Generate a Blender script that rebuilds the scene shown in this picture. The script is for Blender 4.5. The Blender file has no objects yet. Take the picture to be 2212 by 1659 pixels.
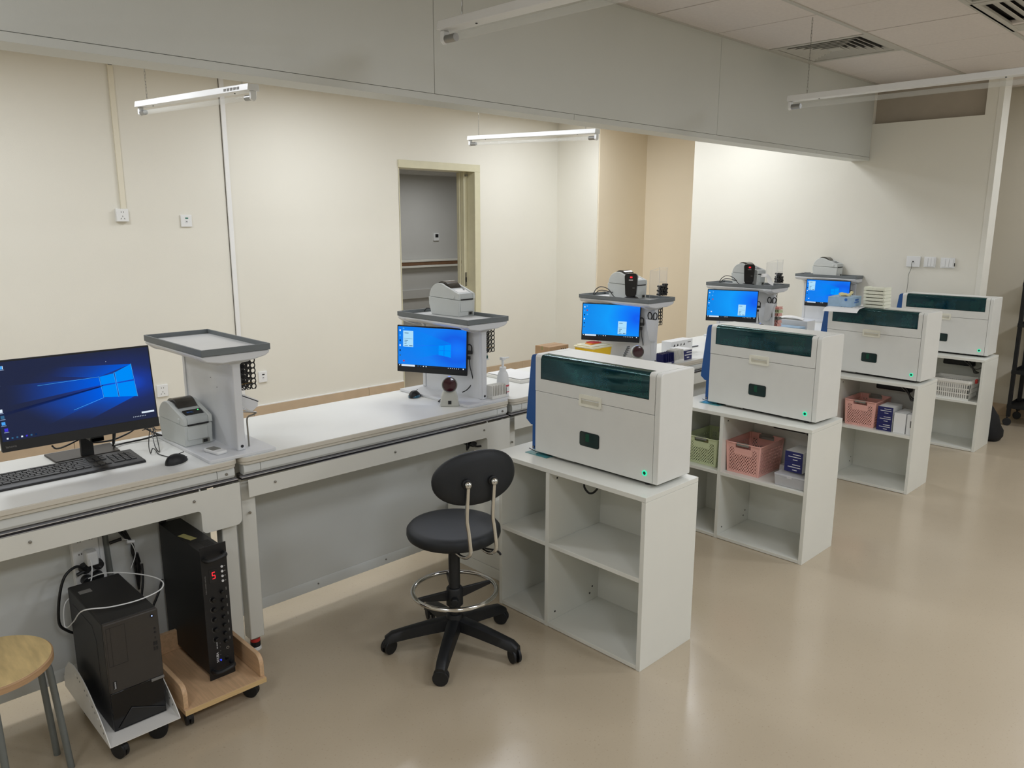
import bpy, bmesh, math, random
from math import sin, cos, pi, radians
from mathutils import Vector, Matrix
random.seed(7)
S = bpy.context.scene
COL = S.collection

# ------------------------------------------------------------------ camera
YAW, PIT, ROL, CH, FPX = 0.775609737, 0.204748942, -0.00144117399, 1.6, 1680.836
fw = Vector((sin(YAW)*cos(PIT), cos(YAW)*cos(PIT), -sin(PIT)))
rt = Vector((cos(YAW), -sin(YAW), 0.0)); dn = fw.cross(rt)
r2 = rt*cos(ROL)+dn*sin(ROL); d2 = dn*cos(ROL)-rt*sin(ROL)
cd = bpy.data.cameras.new('camera'); cam = bpy.data.objects.new('camera', cd); COL.objects.link(cam)
m = Matrix.Identity(4)
for i in range(3):
    m[i][0] = r2[i]; m[i][1] = -d2[i]; m[i][2] = -fw[i]
m[2][3] = CH
cam.matrix_world = m
cd.sensor_width = 36.0; cd.lens = 36.0*FPX/2212.0; cd.clip_start = 0.02; cd.clip_end = 60
S.camera = cam

# ------------------------------------------------------------------ world, light, exposure
W = bpy.data.worlds.new('world'); S.world = W; W.use_nodes = True
W.node_tree.nodes['Background'].inputs[0].default_value = (0.8, 0.85, 0.9, 1)
W.node_tree.nodes['Background'].inputs[1].default_value = 0.10
def area(name, loc, size, power, color=(1, 1, 1), sy=None):
    l = bpy.data.lights.new(name, 'AREA'); l.energy = power; l.color = color
    l.shape = 'RECTANGLE'; l.size = size; l.size_y = sy or size
    o = bpy.data.objects.new(name, l); o.location = loc; COL.objects.link(o); return o
WARM = (0.935, 0.98, 1.05); NEUT = (0.92, 0.98, 1.08)
BACK_LIGHTS = [(3.35, 4.85, 17), (5.75, 4.95, 18), (3.35, 3.60, 14), (5.75, 3.60, 14), (0.95, 4.5, 24), (-1.2, 4.3, 18)]
for x, y, p in BACK_LIGHTS:
    area('ceiling_area_light', (x, y, 2.645), 0.56, p, WARM)
FRONT_FILL_LIGHTS = [(-1.2, 0.484, 13), (0.0, 1.684, 5), (2.4, 0.484, 10), (0.3, -1.016, 22), (2.7, -1.016, 22), (5.1, -1.016, 40), (6.9, 0.6, 12)]  # unseen fill lights added to brighten the front half and the left bench
for x, y, p in FRONT_FILL_LIGHTS:
    area('ceiling_area_light', (x, y, 2.645), 0.56, p, NEUT)
area('corridor_fill_light', (6.2, 7.2, 2.16), 0.5, 10, (0.97, 0.99, 1.0))  # unseen light added to brighten the corridor
S.view_settings.view_transform = 'Standard'; S.view_settings.look = 'None'
S.view_settings.gamma = 1.0; S.view_settings.exposure = 0.0
S.view_settings.use_curve_mapping = False

# ------------------------------------------------------------------ materials
def lin(c):
    o = []
    for v in c:
        v = v/255.0
        o.append(v/12.92 if v <= 0.04045 else ((v+0.055)/1.055)**2.4)
    return (o[0], o[1], o[2], 1.0)
def mat(name, col, rough=0.5, metal=0.0, var=0.04, scale=14.0, bump=0.0, bscale=200.0, spec=0.5, coat=0.0, trans=0.0, alpha=None, stretch=None):
    M = bpy.data.materials.new(name); M.use_nodes = True
    nt = M.node_tree; b = nt.nodes['Principled BSDF']
    b.inputs['Roughness'].default_value = rough; b.inputs['Metallic'].default_value = metal
    b.inputs['Specular IOR Level'].default_value = spec
    if coat: b.inputs['Coat Weight'].default_value = coat; b.inputs['Coat Roughness'].default_value = 0.12
    if trans: b.inputs['Transmission Weight'].default_value = trans
    if alpha is not None: b.inputs['Alpha'].default_value = alpha
    tc = nt.nodes.new('ShaderNodeTexCoord'); no = nt.nodes.new('ShaderNodeTexNoise')
    no.inputs['Scale'].default_value = scale; no.inputs['Detail'].default_value = 4
    if stretch:
        mp = nt.nodes.new('ShaderNodeMapping'); mp.inputs['Scale'].default_value = stretch
        nt.links.new(tc.outputs['Object'], mp.inputs[0]); nt.links.new(mp.outputs[0], no.inputs['Vector'])
    else: nt.links.new(tc.outputs['Object'], no.inputs['Vector'])
    cr = nt.nodes.new('ShaderNodeValToRGB'); c = lin(col)
    cr.color_ramp.elements[0].position = 0.3; cr.color_ramp.elements[1].position = 0.7
    cr.color_ramp.elements[0].color = tuple(v*(1-var) for v in c[:3])+(1,)
    cr.color_ramp.elements[1].color = tuple(min(1, v*(1+var)) for v in c[:3])+(1,)
    nt.links.new(no.outputs['Fac'], cr.inputs[0]); nt.links.new(cr.outputs[0], b.inputs['Base Color'])
    if bump:
        n2 = nt.nodes.new('ShaderNodeTexNoise'); n2.inputs['Scale'].default_value = bscale
        nt.links.new(tc.outputs['Object'], n2.inputs['Vector'])
        bp = nt.nodes.new('ShaderNodeBump'); bp.inputs['Strength'].default_value = bump; bp.inputs['Distance'].default_value = 0.002
        nt.links.new(n2.outputs['Fac'], bp.inputs['Height']); nt.links.new(bp.outputs[0], b.inputs['Normal'])
    return M
def emis(name, col, s=1.0):
    M = bpy.data.materials.new(name); M.use_nodes = True; nt = M.node_tree
    nt.nodes.remove(nt.nodes['Principled BSDF'])
    e = nt.nodes.new('ShaderNodeEmission'); e.inputs[0].default_value = lin(col); e.inputs[1].default_value = s
    nt.links.new(e.outputs[0], nt.nodes['Material Output'].inputs[0]); return M
def emis_fade(name, col, s=1.0, a=1.0, power=1.5):
    """screen light whose strength runs with the UV's x, for the beams of the wallpaper"""
    M = bpy.data.materials.new(name); M.use_nodes = True; nt = M.node_tree
    nt.nodes.remove(nt.nodes['Principled BSDF'])
    e = nt.nodes.new('ShaderNodeEmission'); e.inputs[0].default_value = lin(col); e.inputs[1].default_value = s
    t = nt.nodes.new('ShaderNodeBsdfTransparent'); mx = nt.nodes.new('ShaderNodeMixShader')
    uv = nt.nodes.new('ShaderNodeUVMap'); sx = nt.nodes.new('ShaderNodeSeparateXYZ')
    pw = nt.nodes.new('ShaderNodeMath'); pw.operation = 'POWER'; pw.inputs[1].default_value = power
    ml = nt.nodes.new('ShaderNodeMath'); ml.operation = 'MULTIPLY'; ml.inputs[1].default_value = a
    nt.links.new(uv.outputs[0], sx.inputs[0]); nt.links.new(sx.outputs[0], pw.inputs[0])
    nt.links.new(pw.outputs[0], ml.inputs[0]); nt.links.new(ml.outputs[0], mx.inputs[0])
    nt.links.new(t.outputs[0], mx.inputs[1]); nt.links.new(e.outputs[0], mx.inputs[2])
    nt.links.new(mx.outputs[0], nt.nodes['Material Output'].inputs[0]); return M
def screen_mat(name, stops, centre, aspect, radius, s=1.0):
    M = bpy.data.materials.new(name); M.use_nodes = True; nt = M.node_tree
    b = nt.nodes['Principled BSDF']; b.inputs['Base Color'].default_value = (0.002, 0.002, 0.003, 1); b.inputs['Roughness'].default_value = 0.3; b.inputs['Specular IOR Level'].default_value = 0.25
    uv = nt.nodes.new('ShaderNodeUVMap'); mp = nt.nodes.new('ShaderNodeMapping')
    mp.inputs['Location'].default_value = (-centre[0]*aspect[0], -centre[1]*aspect[1], 0); mp.inputs['Scale'].default_value = (aspect[0], aspect[1], 1)
    ln = nt.nodes.new('ShaderNodeVectorMath'); ln.operation = 'LENGTH'
    no = nt.nodes.new('ShaderNodeTexNoise'); no.inputs['Scale'].default_value = 3.0
    mu = nt.nodes.new('ShaderNodeMath'); mu.operation = 'DIVIDE'; mu.inputs[1].default_value = radius
    ad = nt.nodes.new('ShaderNodeMath'); ad.operation = 'MULTIPLY_ADD'; ad.inputs[1].default_value = 0.12
    cr = nt.nodes.new('ShaderNodeValToRGB')
    while len(cr.color_ramp.elements) < len(stops): cr.color_ramp.elements.new(0.5)
    for el, (p, c) in zip(cr.color_ramp.elements, stops): el.position = p; el.color = lin(c)
    nt.links.new(uv.outputs[0], mp.inputs[0]); nt.links.new(mp.outputs[0], ln.inputs[0]); nt.links.new(uv.outputs[0], no.inputs['Vector'])
    nt.links.new(ln.outputs['Value'], mu.inputs[0]); nt.links.new(no.outputs['Fac'], ad.inputs[0]); nt.links.new(mu.outputs[0], ad.inputs[2])
    nt.links.new(ad.outputs[0], cr.inputs[0]); nt.links.new(cr.outputs[0], b.inputs['Emission Color']); b.inputs['Emission Strength'].default_value = s
    return M

wall_m = mat('wall_paint', (233, 230, 218), 0.62, var=0.02, scale=1.3, bump=0.25, bscale=350)
alcove_m = mat('alcove_paint', (236, 224, 200), 0.65, var=0.02, scale=1.3, bump=0.2, bscale=350)
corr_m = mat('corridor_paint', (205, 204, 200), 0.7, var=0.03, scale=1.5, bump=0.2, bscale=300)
beam_m = mat('beam_panel', (207, 209, 203), 0.42, var=0.02, scale=2.5, bump=0.1, bscale=300)
taupe_m = mat('taupe_gap_shade', (172, 162, 146), 0.6, var=0.03)
farwall_m = mat('recess_paint', (214, 207, 190), 0.65, var=0.03, scale=1.5, bump=0.2, bscale=350)
trim_w = mat('white_trim', (236, 234, 224), 0.4, var=0.02)
frame_m = mat('door_frame_paint', (214, 209, 180), 0.38, var=0.03)
base_m = mat('beige_skirting', (196, 174, 146), 0.4, var=0.06, scale=9)
tile_m = mat('ceiling_tile', (228, 220, 214), 0.75, var=0.03, scale=60, bump=0.35, bscale=500)
grid_m = mat('ceiling_grid', (196, 193, 184), 0.45, var=0.02)
dark_m = mat('dark_gap', (30, 29, 27), 0.8)
gap_m = mat('gap_and_shade_grey', (92, 88, 82), 0.7)
white_lam = mat('white_laminate', (231, 231, 222), 0.28, var=0.012, scale=5)
white_lam_in = white_lam
worktop_m = mat('worktop', (236, 237, 232), 0.42, var=0.012, scale=6)
edge_m = mat('worktop_edge', (214, 208, 194), 0.4, var=0.02)
steel_w = mat('bench_powder_coat', (226, 225, 216), 0.42, var=0.015, scale=7)
panel_m = mat('grey_white_sheet', (214, 216, 212), 0.45, var=0.02, scale=4)
rail_m = mat('dark_rail', (14, 14, 24), 0.35)
bright_m = mat('bright_rail', (222, 222, 226), 0.25, metal=0.6)
mach_w = mat('analyser_white', (226, 226, 220), 0.36, var=0.012, bump=0.12, bscale=700)
mach_b = mat('analyser_blue', (30, 84, 150), 0.4, var=0.03)
mach_k = mat('analyser_handle', (236, 234, 218), 0.4)
dkglass = mat('teal_glass_pane', (10, 52, 60), 0.08, var=0.05, coat=0.6)
stat_w = mat('station_white', (222, 224, 226), 0.36, var=0.015)
stat_g = mat('station_grey_rim', (112, 118, 120), 0.5, var=0.04, bump=0.15, bscale=500)
stat_in = mat('station_tray_liner', (224, 226, 226), 0.3, var=0.04, scale=6)
prn_m = mat('printer_shell', (205, 209, 206), 0.5, var=0.02, bump=0.15, bscale=600)
prn_l = mat('printer_lid', (196, 201, 200), 0.5, var=0.02, bump=0.15, bscale=600)
smoke_m = mat('smoked_window', (62, 58, 52), 0.12, var=0.12, scale=30, coat=0.5)
blk = mat('black_plastic', (20, 21, 23), 0.5, var=0.08)
blk2 = mat('satin_black', (16, 18, 21), 0.5, var=0.08)
blk_gl = mat('black_gloss', (12, 13, 16), 0.12)
leather = mat('black_vinyl', (17, 21, 25), 0.55, var=0.06, scale=40, bump=0.25, bscale=900)
chrome = mat('chrome', (215, 215, 212), 0.12, metal=1.0, var=0.02)
nickel = mat('screw_steel', (150, 148, 142), 0.3, metal=0.9)
pc_m = mat('pc_case_black', (30, 30, 30), 0.5, var=0.06)
pc_f = mat('pc_front_charcoal', (56, 52, 48), 0.45, var=0.05)
amp_m = mat('amplifier_black', (18, 18, 20), 0.5, var=0.08)
knob_m = mat('knob_black', (8, 8, 9), 0.35)
ply_m = mat('dolly_beech', (205, 170, 132), 0.5, var=0.12, scale=6, stretch=(20, 1.5, 20))
ply_e = mat('dolly_edge', (212, 180, 128), 0.5, var=0.1, scale=8, stretch=(2, 2, 30))
stool_w = mat('stool_pine', (222, 196, 140), 0.42, var=0.16, scale=2.2, stretch=(22, 4.0, 8))
stool_e = mat('stool_edge_ply', (186, 150, 112), 0.5, var=0.12, scale=14, stretch=(1, 1, 12))
grey_tube = mat('grey_tube', (112, 116, 112), 0.38, var=0.04)
tray_w = mat('dolly_white_steel', (224, 222, 216), 0.4, var=0.02)
pink = mat('pink_plastic', (238, 180, 168), 0.5, var=0.03)
green = mat('green_plastic', (212, 222, 178), 0.5, var=0.03)
bask_w = mat('white_plastic', (232, 230, 222), 0.45, var=0.02)
grip_m = mat('basket_grip_grey', (128, 128, 120), 0.5)
navy = mat('navy_carton', (30, 34, 96), 0.4, var=0.05)
paper_m = mat('paper_white', (240, 240, 238), 0.6, var=0.015)
carton_m = mat('kraft_carton', (176, 142, 104), 0.7, var=0.06, scale=20)
yellow = mat('sharps_bin_yellow', (246, 200, 30), 0.4, var=0.03)
cream = mat('sharps_lid_cream', (240, 232, 196), 0.45)
redp = mat('red_plastic', (208, 58, 52), 0.45)
orange = mat('orange_plastic', (232, 150, 40), 0.45)
frost = mat('frosted_plastic', (230, 230, 232), 0.35, var=0.02, alpha=0.55)
acryl = mat('clear_acrylic', (226, 232, 236), 0.06, var=0.01, alpha=0.07, spec=0.8)
tubeglass = mat('lamp_tube_glass', (226, 228, 224), 0.05, var=0.01, alpha=0.22, spec=0.9)
bluebox = mat('pale_blue_carton', (160, 190, 216), 0.5, var=0.08, scale=30)
glove_y = mat('latex_yellow', (236, 224, 168), 0.55)
rack_y = mat('pale_rack_plastic', (234, 235, 216), 0.45, var=0.02)
bag_m = mat('black_bag_fabric', (16, 16, 17), 0.8, var=0.2, scale=30, bump=0.5, bscale=150)
red_gl = mat('scanner_red_glass', (58, 16, 30), 0.1, coat=0.6)
scan_m = mat('scanner_shell', (196, 196, 186), 0.42)
scan_r = mat('scanner_ring', (112, 112, 108), 0.35, metal=0.3)
sock_m = mat('socket_plastic', (236, 237, 236), 0.35, var=0.01)
cond_m = mat('conduit_plastic', (232, 226, 206), 0.45, var=0.01)
cond_w = mat('conduit_white', (238, 238, 236), 0.4, var=0.01)
lampw = mat('lamp_white_enamel', (232, 233, 232), 0.35, var=0.01)
capm = mat('lamp_cap_aluminium', (150, 150, 148), 0.3, metal=0.8)
greenled = emis('green_led', (60, 235, 180), 1.1)
greenled2 = emis('green_power_led', (90, 240, 130), 1.4)
redled = emis('red_led', (255, 40, 50), 2.0)
blueled = emis('blue_led', (40, 60, 255), 3.0)
whiteled = emis('white_led', (170, 190, 255), 1.6)
bluetop = emis('scanner_blue_led', (120, 150, 255), 1.6)
teal_gl = mat('teal_acrylic', (96, 170, 176), 0.1, var=0.1, alpha=0.75)
tealsoft = mat('cap_green', (22, 110, 92), 0.5)
tealblue = mat('cap_blue', (24, 78, 104), 0.5)
bottle_m = mat('bottle_white', (232, 233, 232), 0.4, var=0.015)
label_red = mat('label_red', (196, 70, 84), 0.5)
tape_m = mat('masking_tape', (150, 144, 92), 0.6)
wood_dark = mat('handrail_wood', (128, 96, 70), 0.5, var=0.1)
gold = mat('brass_wire', (150, 120, 50), 0.4, metal=0.6)
teal_pl = mat('teal_plastic', (50, 92, 92), 0.4)
mouse_b = mat('mouse_blue', (24, 92, 120), 0.25, coat=0.5)
letter_w = mat('print_white', (225, 225, 225), 0.5)
letter_k = mat('print_black', (24, 24, 26), 0.5)
letter_b = mat('print_blue', (50, 110, 190), 0.5)
letter_g = mat('print_grey', (120, 118, 114), 0.5)

def floor_material():
    M = bpy.data.materials.new('vinyl_floor'); M.use_nodes = True; nt = M.node_tree; b = nt.nodes['Principled BSDF']
    tc = nt.nodes.new('ShaderNodeTexCoord')
    n1 = nt.nodes.new('ShaderNodeTexNoise'); n1.inputs['Scale'].default_value = 1.6; n1.inputs['Detail'].default_value = 3
    r1 = nt.nodes.new('ShaderNodeValToRGB'); r1.color_ramp.elements[0].color = lin((184, 169, 144)); r1.color_ramp.elements[1].color = lin((194, 179, 155))
    n2 = nt.nodes.new('ShaderNodeTexNoise'); n2.inputs['Scale'].default_value = 140; n2.inputs['Detail'].default_value = 2
    r2_ = nt.nodes.new('ShaderNodeValToRGB'); r2_.color_ramp.elements[0].position = 0.27; r2_.color_ramp.elements[1].position = 0.36
    r2_.color_ramp.elements[0].color = (0.80, 0.77, 0.74, 1); r2_.color_ramp.elements[1].color = (1, 1, 1, 1)
    mx = nt.nodes.new('ShaderNodeMix'); mx.data_type = 'RGBA'; mx.blend_type = 'MULTIPLY'; mx.inputs[0].default_value = 0.8
    n3 = nt.nodes.new('ShaderNodeTexNoise'); n3.inputs['Scale'].default_value = 5.0
    bp = nt.nodes.new('ShaderNodeBump'); bp.inputs['Strength'].default_value = 0.10; bp.inputs['Distance'].default_value = 0.02
    for n in (n1, n2, n3): nt.links.new(tc.outputs['Object'], n.inputs['Vector'])
    nt.links.new(n1.outputs['Fac'], r1.inputs[0]); nt.links.new(n2.outputs['Fac'], r2_.inputs[0])
    nt.links.new(r1.outputs[0], mx.inputs[6]); nt.links.new(r2_.outputs[0], mx.inputs[7]); nt.links.new(mx.outputs[2], b.inputs['Base Color'])
    nt.links.new(n3.outputs['Fac'], bp.inputs['Height']); nt.links.new(bp.outputs[0], b.inputs['Normal'])
    b.inputs['Roughness'].default_value = 0.24; b.inputs['Specular IOR Level'].default_value = 0.5
    b.inputs['Coat Weight'].default_value = 0.35; b.inputs['Coat Roughness'].default_value = 0.13
    return M
floor_m = floor_material()

# ------------------------------------------------------------------ geometry helpers
def T(x, y, z): return Matrix.Translation((x, y, z))
def RZ(a): return Matrix.Rotation(a, 4, 'Z')
def RX(a): return Matrix.Rotation(a, 4, 'X')
def RY(a): return Matrix.Rotation(a, 4, 'Y')
class MB:
    def __init__(s): s.v = []; s.f = []; s.mi = []; s.M = Matrix.Identity(4); s.m = 0; s.uv = {}
    def add(s, vs, fs):
        o = len(s.v); s.v += [tuple(s.M @ Vector(p)) for p in vs]
        for f in fs: s.f.append(tuple(o+i for i in f)); s.mi.append(s.m)
        return s
    def box(s, x0, y0, z0, x1, y1, z1):
        return s.add([(x0,y0,z0),(x1,y0,z0),(x1,y1,z0),(x0,y1,z0),(x0,y0,z1),(x1,y0,z1),(x1,y1,z1),(x0,y1,z1)],
                     [(0,3,2,1),(4,5,6,7),(0,1,5,4),(1,2,6,5),(2,3,7,6),(3,0,4,7)])
    def frustum(s, a, b, z0, z1):   # a, b = (x0,y0,x1,y1) bottom and top rectangles
        return s.add([(a[0],a[1],z0),(a[2],a[1],z0),(a[2],a[3],z0),(a[0],a[3],z0),(b[0],b[1],z1),(b[2],b[1],z1),(b[2],b[3],z1),(b[0],b[3],z1)],
                     [(0,3,2,1),(4,5,6,7),(0,1,5,4),(1,2,6,5),(2,3,7,6),(3,0,4,7)])
    def prism(s, poly, axis, a0, a1):   # poly: 2D points; axis x: (y,z); y: (x,z); z: (x,y)
        n = len(poly)
        def P(p, a): return {'x': (a, p[0], p[1]), 'y': (p[0], a, p[1]), 'z': (p[0], p[1], a)}[axis]
        area_ = sum(poly[i][0]*poly[(i+1) % n][1]-poly[(i+1) % n][0]*poly[i][1] for i in range(n))
        flip = (area_ < 0) != (axis == 'y')
        vs = [P(p, a0) for p in poly]+[P(p, a1) for p in poly]
        fs = [tuple(range(n-1, -1, -1)), tuple(range(n, 2*n))]+[(i, (i+1) % n, n+(i+1) % n, n+i) for i in range(n)]
        if flip: fs = [tuple(reversed(f)) for f in fs]
        return s.add(vs, fs)
    def cyl(s, p0, p1, r0, r1=None, seg=16, caps=True):
        r1 = r0 if r1 is None else r1; p0 = Vector(p0); p1 = Vector(p1); d = (p1-p0).normalized()
        a = d.orthogonal().normalized(); b = d.cross(a)
        vs = [];
        for p, r in ((p0, r0), (p1, r1)):
            for i in range(seg):
                t = 2*pi*i/seg; vs.append(p+(a*cos(t)+b*sin(t))*r)
        fs = [(i, (i+1) % seg, seg+(i+1) % seg, seg+i) for i in range(seg)]
        if caps: fs += [tuple(range(seg-1, -1, -1)), tuple(range(seg, 2*seg))]
        return s.add(vs, fs)
    def tube(s, pts, r, seg=10, closed=False, smooth=0, flat=1.0):
        P = [Vector(p) for p in pts]
        if smooth:
            Q = []; n = len(P)
            rng = range(n if closed else n-1)
            for i in rng:
                p0 = P[(i-1) % n] if closed or i > 0 else P[i]; p1 = P[i]; p2 = P[(i+1) % n]; p3 = P[(i+2) % n] if closed or i+2 < n else p2
                for k in range(smooth):
                    t = k/smooth; Q.append(0.5*((2*p1)+(p2-p0)*t+(2*p0-5*p1+4*p2-p3)*t*t+(3*p1-p0-3*p2+p3)*t**3))
            if not closed: Q.append(P[-1])
            P = Q
        n = len(P); vs = []; prev = None
        for i in range(n):
            d = (P[(i+1) % n]-P[i-1]) if closed else (P[min(i+1, n-1)]-P[max(i-1, 0)])
            d.normalize()
            if prev is None: a = d.orthogonal().normalized()
            else:
                a = prev-d*prev.dot(d); a = a.normalized() if a.length > 1e-6 else d.orthogonal().normalized()
            prev = a; b = d.cross(a); rr = r(i/(n-1)) if callable(r) else r
            for k in range(seg):
                t = 2*pi*k/seg; vs.append(P[i]+(a*cos(t)+b*sin(t)*flat)*rr)
        fs = []
        for i in range(n if closed else n-1):
            j = (i+1) % n
            for k in range(seg): fs.append((i*seg+k, i*seg+(k+1) % seg, j*seg+(k+1) % seg, j*seg+k))
        if not closed: fs += [tuple(range(seg-1, -1, -1)), tuple((n-1)*seg+k for k in range(seg))]
        return s.add(vs, fs)
    def lathe(s, prof, seg=24, c=(0, 0, 0), caps=True):
        vs = []; n = len(prof)
        for r, z in prof:
            for k in range(seg):
                t = 2*pi*k/seg; vs.append((c[0]+r*cos(t), c[1]+r*sin(t), c[2]+z))
        fs = []
        for i in range(n-1):
            for k in range(seg): fs.append((i*seg+k, i*seg+(k+1) % seg, (i+1)*seg+(k+1) % seg, (i+1)*seg+k))
        if caps: fs += [tuple(range(seg-1, -1, -1)), tuple((n-1)*seg+k for k in range(seg))]
        return s.add(vs, fs)
    def ell(s, c, r, seg=20, rings=12):
        pr = [(max(1e-4, sin(pi*i/rings)), -cos(pi*i/rings)) for i in range(rings+1)]
        vs = []; 
        for a, z in pr:
            for k in range(seg):
                t = 2*pi*k/seg; vs.append((c[0]+a*cos(t)*r[0], c[1]+a*sin(t)*r[1], c[2]+z*r[2]))
        fs = []
        for i in range(rings):
            for k in range(seg): fs.append((i*seg+k, i*seg+(k+1) % seg, (i+1)*seg+(k+1) % seg, (i+1)*seg+k))
        return s.add(vs, fs)
    def quad(s, pts, uv=None):
        o = len(s.f); s.add(pts, [tuple(range(len(pts)))])
        if uv: s.uv[o] = uv
        return s
    def holes(s, nx, nz, cx, cz, rr, th, skip=(), seg=8, x0=0.0, z0=0.0, rz=None):
        """perforated sheet in the XZ plane, thickness th in Y, nx by nz cells of cx by cz"""
        rz = rz or rr
        for i in range(nx):
            for j in range(nz):
                X = x0+i*cx; Z = z0+j*cz
                if (i, j) in skip: s.box(X, 0, Z, X+cx, th, Z+cz); continue
                sq = []; ho = []
                for k in range(seg):
                    t = 2*pi*k/seg+pi/seg; c_, s_ = cos(t), sin(t); q = max(abs(c_), abs(s_))
                    sq.append((X+cx/2+c_/q*cx/2, Z+cz/2+s_/q*cz/2)); ho.append((X+cx/2+c_*rr, Z+cz/2+s_*rz))
                vs = [(p[0], y, p[1]) for y in (0, th) for p in sq]+[(p[0], y, p[1]) for y in (0, th) for p in ho]
                fs = []
                for k in range(seg):
                    l = (k+1) % seg
                    fs += [(k, l, 2*seg+l, 2*seg+k), (seg+l, seg+k, 3*seg+k, 3*seg+l), (2*seg+k, 2*seg+l, 3*seg+l, 3*seg+k)]
                s.add(vs, fs)
        return s
    def build(s, name, mats, parent=None, bevel=0.0, smooth=False, seg=2, angle=35):
        if not isinstance(mats, (list, tuple)): mats = [mats]
        me = bpy.data.meshes.new(name); me.from_pydata(s.v, [], s.f); me.update()
        for mm in mats: me.materials.append(mm)
        for p, i in zip(me.polygons, s.mi): p.material_index = i
        if s.uv:
            ul = me.uv_layers.new(name='UVMap')
            for fi, uv in s.uv.items():
                for li, c in zip(me.polygons[fi].loop_indices, uv): ul.data[li].uv = c
        if smooth or bevel:
            me.shade_smooth()
            try: me.set_sharp_from_angle(angle=radians(angle))
            except Exception: pass
        o = bpy.data.objects.new(name, me); COL.objects.link(o)
        if parent is not None: o.parent = parent
        if bevel:
            b = o.modifiers.new('bevel', 'BEVEL'); b.width = bevel; b.segments = seg; b.limit_method = 'ANGLE'; b.angle_limit = radians(40)
        return o
def thing(name, label, cat, loc=(0, 0, 0), rz=0.0, group=None):
    o = bpy.data.objects.new(name, None); COL.objects.link(o); o.location = loc; o.rotation_euler = (0, 0, rz)
    o.empty_display_size = 0.05; o['label'] = label; o['category'] = cat
    if group: o['group'] = group
    return o
def tag(o, label, cat, group=None):
    o['label'] = label; o['category'] = cat
    if group: o['group'] = group
    return o
def struct(o): o['kind'] = 'structure'; return o
def copy_tree(o, parent=None):
    c = o.copy(); COL.objects.link(c); c.parent = parent
    if parent is not None: c.matrix_parent_inverse = o.matrix_parent_inverse.copy()
    for ch in list(o.children): copy_tree(ch, c)
    return c
def rrect(x0, y0, x1, y1, r, n=4, corners=(1, 1, 1, 1)):
    """rounded rectangle, corners in the order lower left, lower right, upper right, upper left"""
    out = []
    for (cx, cy, a0), on in zip(((x0+r, y0+r, pi), (x1-r, y0+r, 1.5*pi), (x1-r, y1-r, 0), (x0+r, y1-r, 0.5*pi)), corners):
        if on:
            for k in range(n+1):
                a = a0+0.5*pi*k/n; out.append((cx+r*cos(a), cy+r*sin(a)))
        else: out.append((cx-r if cos(a0+pi/4) < 0 else cx+r, cy-r if sin(a0+pi/4) < 0 else cy+r))
    return out
def lettering(text, size, material, matrix, parent, name='lettering', extrude=0.0002, align='LEFT'):
    cu = bpy.data.curves.new(name, 'FONT'); cu.body = text; cu.size = size; cu.extrude = extrude; cu.align_x = align; cu.resolution_u = 2
    t = bpy.data.objects.new(name, cu); COL.objects.link(t)
    dg = bpy.context.evaluated_depsgraph_get(); me = bpy.data.meshes.new_from_object(t.evaluated_get(dg))
    bpy.data.objects.remove(t); bpy.data.curves.remove(cu)
    me.materials.clear(); me.materials.append(material); me.transform(matrix)
    o = bpy.data.objects.new(name, me); COL.objects.link(o); o.parent = parent; return o
# text lying in a wall-like plane: FACE_NY reads from -Y, FACE_NX reads from -X
FACE_NY = RX(pi/2)
FACE_NX = RZ(-pi/2) @ RX(pi/2)

# ------------------------------------------------------------------ room shell
CZ = 2.663; XR = 6.54; YB = 5.96; XA = 7.37; X0 = -2.4; Y0 = -3.0; XF = 7.48
struct(MB().box(X0-0.1, Y0-0.1, -0.08, 9.6, 8.3, 0.0).build('floor', floor_m))
b = MB()   # back wall with the door opening x 4.39-5.38, z to 2.156
b.box(X0, YB, 0, 4.39, YB+0.18, 2.9).box(5.38, YB, 0, XR+0.001, YB+0.18, 2.9).box(4.39, YB, 2.156, 5.38, YB+0.18, 2.9)
struct(b.build('wall_back', wall_m))
b = MB()   # right wall: y 1.742..4.225 and y 5.388..5.96, alcove between; top opening over y 1.815..2.605
b.box(XR, 1.742, 0, XR+0.16, 4.225, 2.363).box(XR, 2.605, 2.363, XR+0.16, 4.225, 2.9).box(XR, 1.742, 2.363, XR+0.16, 1.815, 2.9)
b.box(XR, 5.388, 0, XA+0.12, YB+0.18, 2.9)
struct(b.build('wall_right', wall_m))
b = MB().box(XA, 4.065, 0, XA+0.12, 5.388, 2.9).box(XR+0.16, 4.065, 0, XA, 4.225, 2.9)
struct(b.build('wall_alcove', alcove_m))
struct(MB().box(XR+0.01, 5.376, 0, XA, 5.3875, 2.9).build('wall_alcove_side', alcove_m))
struct(MB().box(XF, -3.0, 0, XF+0.12, 4.065, 2.9).build('wall_recess', farwall_m))
struct(MB().box(XR+0.16, 2.2, 0, XF, 2.32, 2.9).build('wall_recess_end', farwall_m))
struct(MB().box(X0-0.12, Y0, 0, X0, YB+0.18, 2.9).build('wall_left', wall_m))
struct(MB().box(X0-0.12, Y0-0.12, 0, XF+0.12, Y0, 2.9).build('wall_front', wall_m))
# panel above the right wall, its darker colour painting a shaded open gap
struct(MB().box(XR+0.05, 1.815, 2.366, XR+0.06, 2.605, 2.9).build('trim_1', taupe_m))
t2 = struct(MB().box(XR-0.004, 1.705, 0, XR+0.162, 1.742, 2.663).build('trim_2', trim_w, bevel=0.002))
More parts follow.
